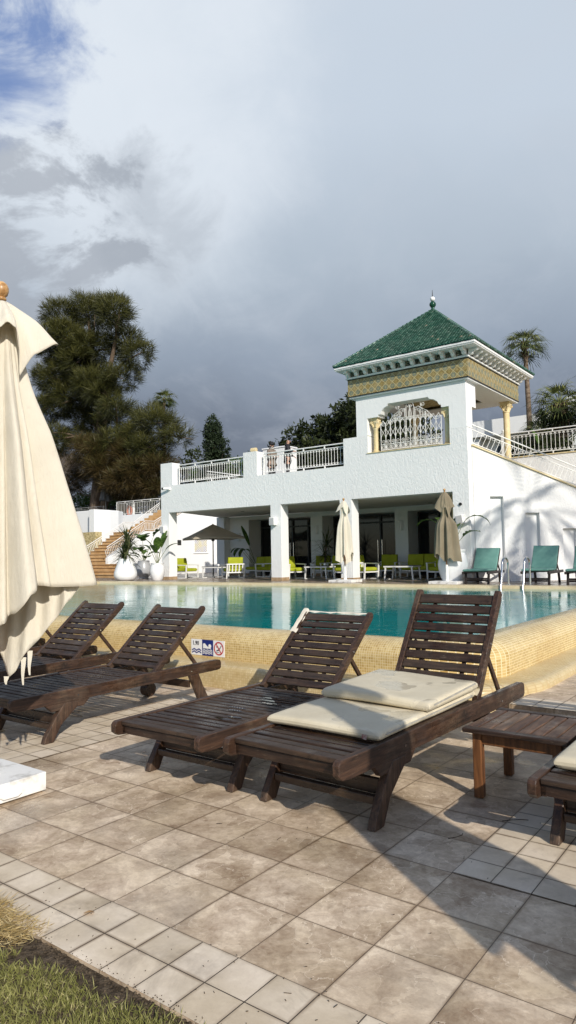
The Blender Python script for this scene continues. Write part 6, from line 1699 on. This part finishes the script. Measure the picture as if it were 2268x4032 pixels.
# slender cypress with a side shoot
bl = [(-40.4, 45, 8.5, .95, .95, 1.3), (-40.5, 45, 10.2, 1.0, 1.0, 1.4), (-40.6, 45, 11.8, .95, .95, 1.2), (-40.7, 45, 13.0, .85, .85, 1.0), (-40.7, 45, 13.9, .6, .6, .7), (-39.4, 45, 10.6, .55, .55, .9), (-39.2, 45, 11.6, .42, .42, .7)]
bush('cypress_tree', 'slender dark cypress with a side shoot left of the lamp pier', bl, M['cypress'], 1300, 12, .22, 32, [(-40.4, 45, 4), (-40.4, 45, 8)], spread=.25, wid=.45)
bl = [(-38.2 + 1.1 * i, 46 + r9.uniform(-1, 1), 9.3 + .5 * sin(i * 1.7), 1.1, 1.1, 1.1) for i in range(6)] + [(-43.5 + .9 * i, 46, 9.0 + .5 * sin(i * 2.1), 1.0, 1.0, 1.0) for i in range(4)] + [(-38 + 1.6 * i, 46.5, 7.4, 1.3, 1.2, 1.4) for i in range(4)]
bush('pine_hedge', 'bright green low trees around the foot of the cypress', bl, M['hedge'], 1500, 11, .26, 33, spread=.35, wid=.4)
bl = [(-46.5 + 2.2 * i, 50 + r9.uniform(-1, 1), 6.2 + 1.0 * sin(i * 2.3), 1.8, 1.5, 1.7) for i in range(6)] + [(-62 + 3.0 * i, 52, 7 + sin(i), 2.2, 2, 2.4) for i in range(9)] + [(-63 + 3.2 * i, 53, 10.4 + 1.1 * sin(i * 1.9), 2.2, 1.8, 2.0) for i in range(7)]
bush('hedge', 'dark hedge in the shade below the huge feathery tree', bl, M['darkleaf'], 2600, 9, .40, 34, spread=.5, cat='hedge')
bl = [(-41 + 1.5 * i, 30.5, 5.4 + .4 * sin(i * 3), .9, .8, .9) for i in range(4)]
bush('shrub', 'green shrub with sword-like leaves in front of the pergola', bl, M['hedge'], 240, 12, .50, 36, cat='shrub', wid=.14, spread=.3)
# leafless shrub
def bare():
    r_ = random.Random(77); t = thing('bare_shrub', 'grey leafless twiggy shrub between the cream parasol and the huge tree', 'shrub', (-40.8, 27.5, 4.1)); m = MB()
    def grow(p, d, l, r, dep):
        q = p + d * l; mid = p.lerp(q, .5) + rv(l * .10); m.tube([p, mid, q], [r, r * .8, r * .6], 4, False)
        if dep == 0: return
        for _ in range(3 if dep > 1 else 4):
            d2 = (d + rv(.75) + Vector((.12, 0, .05))).normalized(); grow(q, d2, l * r_.uniform(.62, .9), r * .6, dep - 1)
    for x, y in ((-42, 27.4), (-41, 27.3), (-40.2, 27.6), (-39.4, 27.2), (-38.6, 27.5)):
        for _ in range(3):
            grow(Vector((x, y, 4.3)), Vector((r_.uniform(-.6, .6), r_.uniform(-.5, .5), 1)).normalized(), 1.55, .055, 4)
    m.build('branches', M['twig'], t)
bare()

# ------------------------------------------------------------------ palms
def palm(name, label, x, y, z0, z1, r0, r1, nf, petiole, fan, seed, up=1.0, lean=(0, 0), skirt=0, nbl=26, blw=.045, kind='fan', group=None, ellow=-.75):
    r_ = random.Random(seed); t = thing(name, label, 'palm', (x, y, z0), group=group); m = MB(); n = 14; pts = []; rs = []
    for i in range(n + 1):
        u = i / n; pts.append((x + lean[0] * u * u, y + lean[1] * u * u, z0 + (z1 - z0) * u)); rs.append(r0 + (r1 - r0) * u + .02 * r0 * sin(i * 2.3))
    m.tube(pts, rs, 12)
    top = Vector(pts[-1])
    if skirt:
        for i in range(int(skirt * 60)):
            a = r_.uniform(0, 2 * PI); zz = r_.uniform(z1 - skirt, z1); b = Vector((x + lean[0] + cos(a) * r1 * .9, y + lean[1] + sin(a) * r1 * .9, zz)); m.bar(b, b + Vector((cos(a) * .10, sin(a) * .10, .14)), .06, .03)
    m.build('trunk', M['palmbark'], t, smooth=True, angle=60)
    st = MB(); items = []
    for i in range(nf):
        a = 2 * PI * (i * .381966 + r_.uniform(-.04, .04)); u = i / max(1, nf - 1); el = 1.35 + (ellow - 1.35) * (u ** .8) + r_.uniform(-.12, .12); pl = petiole * r_.uniform(.8, 1.15)
        d = Vector((cos(a) * cos(el), sin(a) * cos(el), sin(el))); h = Vector((cos(a), sin(a), 0)); dr = .35 if el > 0 else .18
        pp = [top + d * (pl * k / 5) - Vector((0, 0, dr * pl * (k / 5) ** 2)) for k in range(6)]
        st.tube(pp, [.03, .026, .022, .018, .015, .012], 5, False)
        c = pp[-1]; d2 = (pp[-1] - pp[-2]).normalized(); s = d2.cross(Vector((0, 0, 1)))
        s = s.normalized() if s.length > .05 else Vector((-sin(a), cos(a), 0)); nv = s.cross(d2)
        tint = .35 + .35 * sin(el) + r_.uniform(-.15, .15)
        if kind == 'fan':
            for k in range(nbl):
                th = rad(-125 + 250 * k / (nbl - 1)) + r_.uniform(-.03, .03); l_ = fan * (1 - .25 * abs(th) / 2.2) * r_.uniform(.85, 1.1)
                dd = (d2 * cos(th) + s * sin(th) + nv * (-.10 + .18 * abs(sin(th)))).normalized(); sd = nv.cross(dd)
                items.append((c, dd, sd + rv(.2), l_ * .66, blw, tint + r_.uniform(-.2, .2)))
                tip = c + dd * l_ * .5; dt = (dd * .75 + Vector((0, 0, -r_.uniform(.35, 1.0)))).normalized()
                items.append((tip, dt, sd + rv(.3), l_ * r_.uniform(.40, .62), blw * .55, tint + r_.uniform(-.1, .35)))
        else:     # long feather frond
            p = c; dir_ = d2
            for k in range(26):
                dir_ = (dir_ + Vector((0, 0, -.055))).normalized(); q = p + dir_ * (fan / 26); st.tube([p, q], [.012, .011], 4, False)
                for sg in (-1, 1):
                    dd = (dir_ * .55 + s * sg * .9 + Vector((0, 0, -.22))).normalized(); items.append((q, dd, Vector((0, 0, 1)), fan * .26 * sin(PI * (.12 + .85 * k / 26)) + .1, blw, tint + r_.uniform(-.2, .2)))
                p = q
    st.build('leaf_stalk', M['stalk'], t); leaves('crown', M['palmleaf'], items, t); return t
palm('fan_palm', 'tall slender fan palm rising behind the right eave of the pavilion', -6.62, 29.5, 4.5, 10.92, .14, .095, 20, .70, .86, 41, skirt=.8, ellow=-.35, nbl=20, blw=.050, lean=(-.10, 0))
palm('fan_palm', 'stout bushy fan palm with rough trunk behind the terrace railing', -4.36, 26, 4.5, 7.2, .21, .26, 38, .80, .90, 42, skirt=2.2, ellow=-1.0, nbl=20, blw=.055)
palm('fan_palm', 'small low fan palm between the tall palm and the stout palm', -5.85, 28, 4.5, 6.5, .16, .18, 28, .6, .75, 43, skirt=1.2, ellow=-.9, nbl=20, blw=.04)
palm('fan_palm', 'fan palm crown cut off by the right edge above the terrace railing', -2.35, 24.5, 4.5, 7.0, .2, .24, 34, .7, .8, 44, skirt=1.6, ellow=-1.0, nbl=22, blw=.04)
palm('fan_palm', 'small distant palm tuft above the boughs of the huge tree', -47.25, 45, 5, 17.3, .16, .12, 18, .8, 1.1, 45, ellow=-.7, nbl=18, blw=.09)
palm('fan_palm', 'fan palm hanging dry fronds half hidden behind the cream parasol', -44.6, 27.2, 4, 12.6, .3, .3, 26, .8, 1.2, 46, ellow=-1.2, nbl=20, blw=.06)
# feather palm beside the pool; its fronds streak the stair wall with shadow
palm('feather_palm', 'feather palm at the pool walk on the right, streaking the stair wall with shadow', 9.6, 9.6, .15, 10.6, .26, .18, 12, .6, 3.8, 47, kind='feather', ellow=-.6, blw=.055)
t_ = leafy('bird_of_paradise', 'big bird of paradise leaves behind the terrace railing beside the pavilion column', -4.05, 22.9, 4.5, [(0, 0, 172, 55, .80, .75, .17, 1.6), (-.1, 0, 165, 82, .75, .65, .26, .2), (.05, 0, 12, 55, .85, 1.05, .24, .6), (.0, 0, 175, 40, .75, .75, .20, 1.9), (.05, .05, 40, 70, .6, .6, .24, .8), (0, 0, 100, 65, .6, .5, .22, .9)], M['broad'], 15)
bl = [(-5.0 + .8 * i, 23.1 + .2 * (i % 2), 4.85 + .1 * sin(i * 2), .5, .35, .42) for i in range(6)]
bush('shrub', 'dark leafy shrubs at the foot of the terrace railing on the right', bl, M['darkleaf'], 260, 11, .26, 48, cat='shrub', wid=.25, spread=.25)

# ------------------------------------------------------------------ things on the far garden terrace
t = thing('closed_parasol', 'folded grey parasol beside the trunk of the huge tree', 'parasol', (-34.3, 27.6, 4.06))
m = MB(); parasol_cloth(m, [(0, .42, 1.3), (60, .36, 1.2), (120, .42, 1.3), (180, .36, 1.2), (240, .42, 1.3), (300, .36, 1.2)], 3.1, .04, ((7, .16, .3),), nphi=70, nt=14, seed=3); M['canvas_dark'] = cloth('grey_canvas', (.12, .12, .12), (.17, .17, .165), .1)
m.build('canopy', M['canvas_dark'], t, smooth=True, local=True, fixn=False); m = MB(); m.tube([(0, 0, 0), (0, 0, 3.15)], .03, 8); m.build('pole', M['greymetal'], t, local=True)
t = thing('thatch_bundle', 'tied bundle of dry thatch behind the far iron railing', 'bundle', (-33.6, 28.4, 4.06))
m = MB(); m.lathe([(.42, 0), (.36, .5), (.30, .95), (.22, 1.15), (.34, 1.32), (.20, 1.52), (.05, 1.62)], 14, (-33.6, 28.4, 4.06)); m.build('bundle', M['thatch'], t, smooth=True)
t = thing('orange_object', 'orange rounded object behind the far iron railing', 'orange object', (-31.9, 27.6, 4.06))  # ring on a post stands in for a small orange conical object
m = MB(); m.tube([(-31.9 + .20 * cos(2 * PI * k / 16), 27.6, 4.52 + .30 * sin(2 * PI * k / 16)) for k in range(17)], .07, 8, False); m.build('ring', M['orange'], t, smooth=True)
m = MB(); m.tube([(-31.9, 27.66, 4.06), (-31.9, 27.66, 5.1)], .04, 8); m.build('post', M['greymetal'], t)
t = thing('garden_chair', 'dark mesh garden chair behind the far iron railing', 'chair', (-35.2, 28.6, 4.06))
for sx in (-.25, .25):
    for sy in (-.22, .22):
        m = MB(); m.bar((-35.2 + sx, 28.6 + sy, 4.06), (-35.2 + sx, 28.6 + sy, 4.52), .03, .03, up=(0, 1, 0)); m.build('leg', M['darkframe'], t)
m = MB(); m.bb(-35.47, -34.93, 28.35, 28.85, 4.52, 4.55); m.build('seat', M['darkframe'], t)
m = MB(); m.bb(-35.47, -34.93, 28.83, 28.87, 4.6, 5.1); m.build('backrest', M['darkframe'], t)
m = MB(); 
for sx in (-.27, .27): m.bar((-35.2 + sx, 28.35, 4.78), (-35.2 + sx, 28.85, 4.80), .04, .03)
m.build('armrest', M['darkframe'], t)

# ------------------------------------------------------------------ lawn in the near corner
def lawn():
    r_ = random.Random(3); items = []; dry = []
    def edge(x): return -.33 - .035 * sin(4.1 * x) - .03 * sin(11 * x + 1) - (.07 if x > .72 else 0)
    n = 0
    while n < 60000:
        x = r_.uniform(-1.2, 1.9); y = r_.uniform(-1.15, -.30)
        e = edge(x) - (.055 + .05 * sin(3 * x)) * (1 if x > .55 else .2)
        if y > e + r_.gauss(0, .022): continue
        if x - 3.09 > 0: continue
        a = r_.uniform(0, 2 * PI); el = r_.uniform(.25, 1.3); l_ = r_.uniform(.016, .042); dp = .5 + .5 * sin(7 * x + 3) * sin(9 * y)
        tint = .30 + .4 * r_.random() ** 2 + (.35 if r_.random() < .16 else 0) - .12 * dp
        items.append(((x, y, -.012), (cos(a) * cos(el), sin(a) * cos(el), sin(el)), rv(), l_, r_.uniform(.0022, .0040), tint)); n += 1
    o = leaves('grass', M['grassm'], items, None, (0, 0, 0)); tag(o, 'short patchy lawn at the bottom left corner', 'grass', kind='stuff')
    for _ in range(3600):
        x = .34 + r_.gauss(0, .20); y = -.36 + r_.gauss(0, .055)
        if y > -.275 or x > .70: continue
        a = r_.uniform(0, 2 * PI); el = r_.uniform(-.05, .5); l_ = r_.uniform(.025, .065)
        dry.append(((x, y, r_.uniform(-.005, .022) * max(0, 1 - abs(x - .3) * 1.8)), (cos(a) * cos(el), sin(a) * cos(el), sin(el)), rv(), l_, r_.uniform(.002, .0038), r_.random()))
    o = leaves('dry_grass', M['straw'], dry, None, (0, 0, 0)); tag(o, 'tuft of dry yellow grass where the lawn meets the pale pavers', 'dry grass', kind='stuff')
lawn()
m = MB()
for _ in range(620):
    x = rnd.uniform(.3, 1.9); y = -.352 + rnd.gauss(0, .024); s = rnd.uniform(.0015, .007) * (.35 if y > -.335 else 1); m.ball((x, y, (-.012 if y < -.335 else .001) + s * .4), s, 4, .7)
o = m.build('soil_crumbs', M['soil'], None); tag(o, 'dark crumbs of earth along the edge of the pale pavers', 'soil', kind='stuff')
# litter on the tiles
M['litter'] = simple('dry_litter', (.03, .02, .012), (.09, .06, .035), 20, .9)
m = MB()
for _ in range(120):
    u = rnd.random(); x = rnd.uniform(.2, 3.1); y = rnd.uniform(-.33, 3.2) if u < .45 else rnd.uniform(-.33, .02)
    a = rnd.uniform(0, PI); l_ = rnd.uniform(.0015, .004) if rnd.random() < .93 else rnd.uniform(.008, .018); w = rnd.uniform(.001, .0022)
    m.bar((x - cos(a) * l_, y - sin(a) * l_, .0022), (x + cos(a) * l_, y + sin(a) * l_, .003), w, .002)
o = m.build('litter', M['litter'], None); tag(o, 'scattered dark specks and plant bits on the tiles', 'litter', kind='stuff')
def bit(label, x, y, pts, mat, r=.002):
    t = thing('twig', label, 'twig', (x, y, 0)); m = MB(); m.tube([(x + a, y + b, .004 + c) for a, b, c in pts], r, 5); m.build('twig', mat, t)
bit('curved dark twig on the tiles in front of the side table', 1.62, 1.42, [(-.03, -.05, 0), (.0, -.02, .004), (.012, .02, .003), (.005, .05, 0)], M['litter'])
bit('forked dark twig lying on the tiles below the side table', 1.78, 1.78, [(-.05, -.04, 0), (-.01, -.01, .004), (.03, .03, .003), (.06, .05, 0)], M['litter'])
t = thing('leaf', 'small orange fallen leaf on the pale pavers', 'leaf', (.70, -.115, .002)); m = MB(); m.grid([[(.685, -.13, .003), (.70, -.137, .009)], [(.70, -.112, .010), (.722, -.12, .012)], [(.706, -.10, .004), (.725, -.105, .006)]]); m.build('leaf_blade', M['finial'], t)
